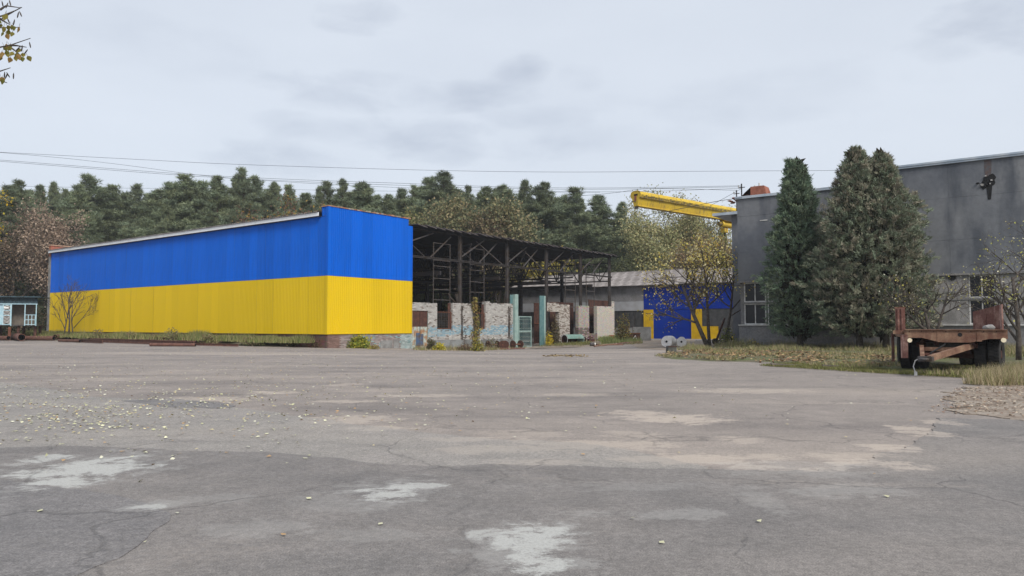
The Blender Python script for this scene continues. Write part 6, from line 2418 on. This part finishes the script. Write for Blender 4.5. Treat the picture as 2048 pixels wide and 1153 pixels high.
ex = np.array([[G(px, py).x, G(px, py).y] for px, py in ((577, 930), (352, 1031), (75, 1030), (290, 1092), (572, 1077), (623, 1003), (765, 1052), (1318, 1090), (1260, 1042), (1522, 1051), (1745, 953), (1355, 909), (310, 932), (225, 907), (285, 965), (605, 920), (30, 916), (1780, 998), (520, 905), (500, 898))])
q = np.concatenate([q, ex])
pts = np.concatenate([q, zs(q, .022).reshape(-1, 1)], 1)
leaf_object('fallen_leaves', pts, .047, LIT, 21, 'pale yellow leaves scattered over the asphalt yard', kind='stuff', mat='litter', droop=0, ratio=.75, flat=True)
q = in_poly([G(1312, 715), G(1420, 722), G(1530, 727), G(1640, 733), G(1780, 740), G(1790, 716), G(1620, 708), G(1440, 703), G(1370, 705)], 5500, rn)
cl = np.array([mn.noise(Vector((a * .7, b * .9, 2))) for a, b in q])
q = q[cl > -.15]
pts = np.concatenate([q, zs(q, .10).reshape(-1, 1)], 1)
pts[:, 2] += rn.uniform(-.04, .06, len(q))
leaf_object('fallen_leaves', pts, .12, [(.27, .17, .09), (.34, .22, .11), (.21, .12, .075), (.42, .30, .15), (.14, .09, .055)], 22, 'brown and orange leaf litter on the bed', kind='stuff', mat='litter', droop=0, ratio=.75, flat=True)
q = in_poly([G(1855, 826), G(1915, 776), G(2090, 772), G(2150, 830), G(2048, 838)], 1300, rn)
pts = np.concatenate([q, zs(q, .022).reshape(-1, 1)], 1)
leaf_object('fallen_leaves', pts, .05, [(.36, .29, .22), (.44, .37, .29), (.28, .20, .14), (.22, .14, .10)], 23, 'dry brown leaves on the dirt patch', kind='stuff', mat='litter', droop=0, ratio=.7, flat=True)
q = in_poly([G(1085, 714), G(1180, 715), G(1160, 711), G(1100, 711)], 160, rn)
pts = np.concatenate([q, zs(q, .02).reshape(-1, 1)], 1)
leaf_object('fallen_leaves', pts, .14, [(.22, .16, .08), (.30, .22, .10)], 24, 'small drift of brown leaves on the asphalt before the gate', kind='stuff', mat='litter', droop=0, ratio=.7, flat=True)

# ================================================================ BIRCH OVERHEAD (only its twigs reach into view)
bt = thing('birch_tree', 'near birch whose drooping twigs with olive leaves hang in at the upper left', 'birch', (-6.6, 4.6, 0), 0)
OFF[bt.name] = (-6.6, 4.6, 0)
MB().tube([(-6.6, 4.6, -.1), (-6.5, 4.7, 2.2), (-6.6, 4.8, 4.6), (-6.4, 4.8, 7.5)], [.16, .13, .10, .04], 10).build('trunk', 'bark_birch', bt, smooth=True)
D = 5.2
tw = [[(-330, 60), (-120, 40), (0, 40), (42, 15)], [(-330, 60), (-110, 60), (5, 32), (30, 22), (44, 15)], [(-260, 90), (-60, 70), (0, 56), (40, 55)],
      [(-280, 120), (-80, 110), (0, 95), (20, 91), (61, 77)], [(20, 91), (35, 92), (53, 95)], [(-300, 170), (-70, 160), (0, 143), (21, 136)], [(0, 20), (12, 12), (40, 16)],
      [(15, 92), (28, 100), (42, 112)], [(0, 38), (10, 44), (20, 50)], [(-260, 170), (-60, 175), (0, 162), (14, 166)]]
bg = MB().tube([(-6.5, 4.75, 3.4), P(-330, 60, D), P(-180, 75, D)], [.05, .03, .012], 6)
bg.tube([(-6.5, 4.75, 2.9), P(-300, 150, D), P(-150, 140, D)], [.04, .025, .01], 6)
for k, c in enumerate(tw):
    bg.tube([P(x, y, D + .1 * math.sin(k)) for x, y in c], [.009 - .0065 * i / (len(c) - 1) for i in range(len(c))], 5)
bg.build('branches', 'bark', bt)
lv = [(3, 52), (8, 57), (6, 68), (12, 72), (14, 55), (22, 54), (26, 56), (38, 58), (25, 68), (16, 64), (8, 96), (13, 92), (18, 95), (20, 96), (12, 105), (5, 108), (15, 112), (26, 108), (32, 110), (34, 112), (40, 101), (46, 110), (43, 118), (21, 119), (4, 118), (30, 116), (5, 162), (2, 158), (10, 34), (12, 32), (1, 45), (2, 112), (55, 116), (-12, 60), (-18, 100), (-14, 118), (-25, 70)]
rn = np.random.default_rng(31)
for k, (x, y) in enumerate(lv):
    c = P(x, y - 4, D + rn.uniform(-.12, .12))
    a = rn.uniform(-1.0, 1.0)
    d = Vector((math.sin(a) * .6, rn.uniform(-.3, .3), -1)).normalized()
    sd = d.cross(Vector((rn.uniform(-.5, .5), -1, rn.uniform(-.2, .2)))).normalized()
    s_ = rn.uniform(.026, .040)
    col = [(.16, .14, .03), (.20, .17, .035), (.13, .13, .03), (.24, .15, .05)][k % 4]
    outl = [(0, 0), (.42, .22), (.50, .5), (.30, .85), (0, 1.25), (-.30, .85), (-.50, .5), (-.42, .22)]
    lf = MB()
    lf.add([c + sd * (u_ * s_) + d * (v_ * s_) + Vector((0, 1, 0)) * (abs(u_) * .25 * s_) for u_, v_ in outl], [(0, 1, 2, 3, 4), (0, 4, 5, 6, 7)], col)
    lf.tube([c, c - d * s_ * .7], .0012, 3, col=(.12, .09, .05))
    lf.build('leaf', 'leaf', bt)
for k, (x, y) in enumerate(((5, 8), (14, 11), (20, 6), (36, 30), (41, 28), (28, 45), (60, 90), (44, 97), (52, 104), (36, 98), (13, 152), (16, 150), (27, 152), (17, 42), (9, 150))):
    c = P(x, y, D)
    a = rn.uniform(-.7, .7)
    d = Vector((math.sin(a), 0, -math.cos(a)))
    MB().tube([c - d * .022, c - d * .008, c + d * .010, c + d * .024], [.0015, .0042, .0045, .002], 6).build('catkin', 'bark', bt, smooth=True)

# ================================================================ AIR
hz = MB().box(-905, 905, -905, 905, -1.8, 32.0).build('haze', [])
hm = bpy.data.materials.new('thin haze')
hm.use_nodes = True
hn = hm.node_tree
for n_ in list(hn.nodes):
    if n_.type == 'BSDF_PRINCIPLED':
        hn.nodes.remove(n_)
pv = hn.nodes.new('ShaderNodeVolumePrincipled')
pv.inputs['Color'].default_value = (.86, .92, 1.0, 1)
pv.inputs['Density'].default_value = HAZE
pv.inputs['Anisotropy'].default_value = 0.0
hn.links.new(pv.outputs[0], hn.nodes['Material Output'].inputs['Volume'])
hz.data.materials.append(hm)
tag(hz, 'thin autumn haze softening the distant trees', kind='stuff')
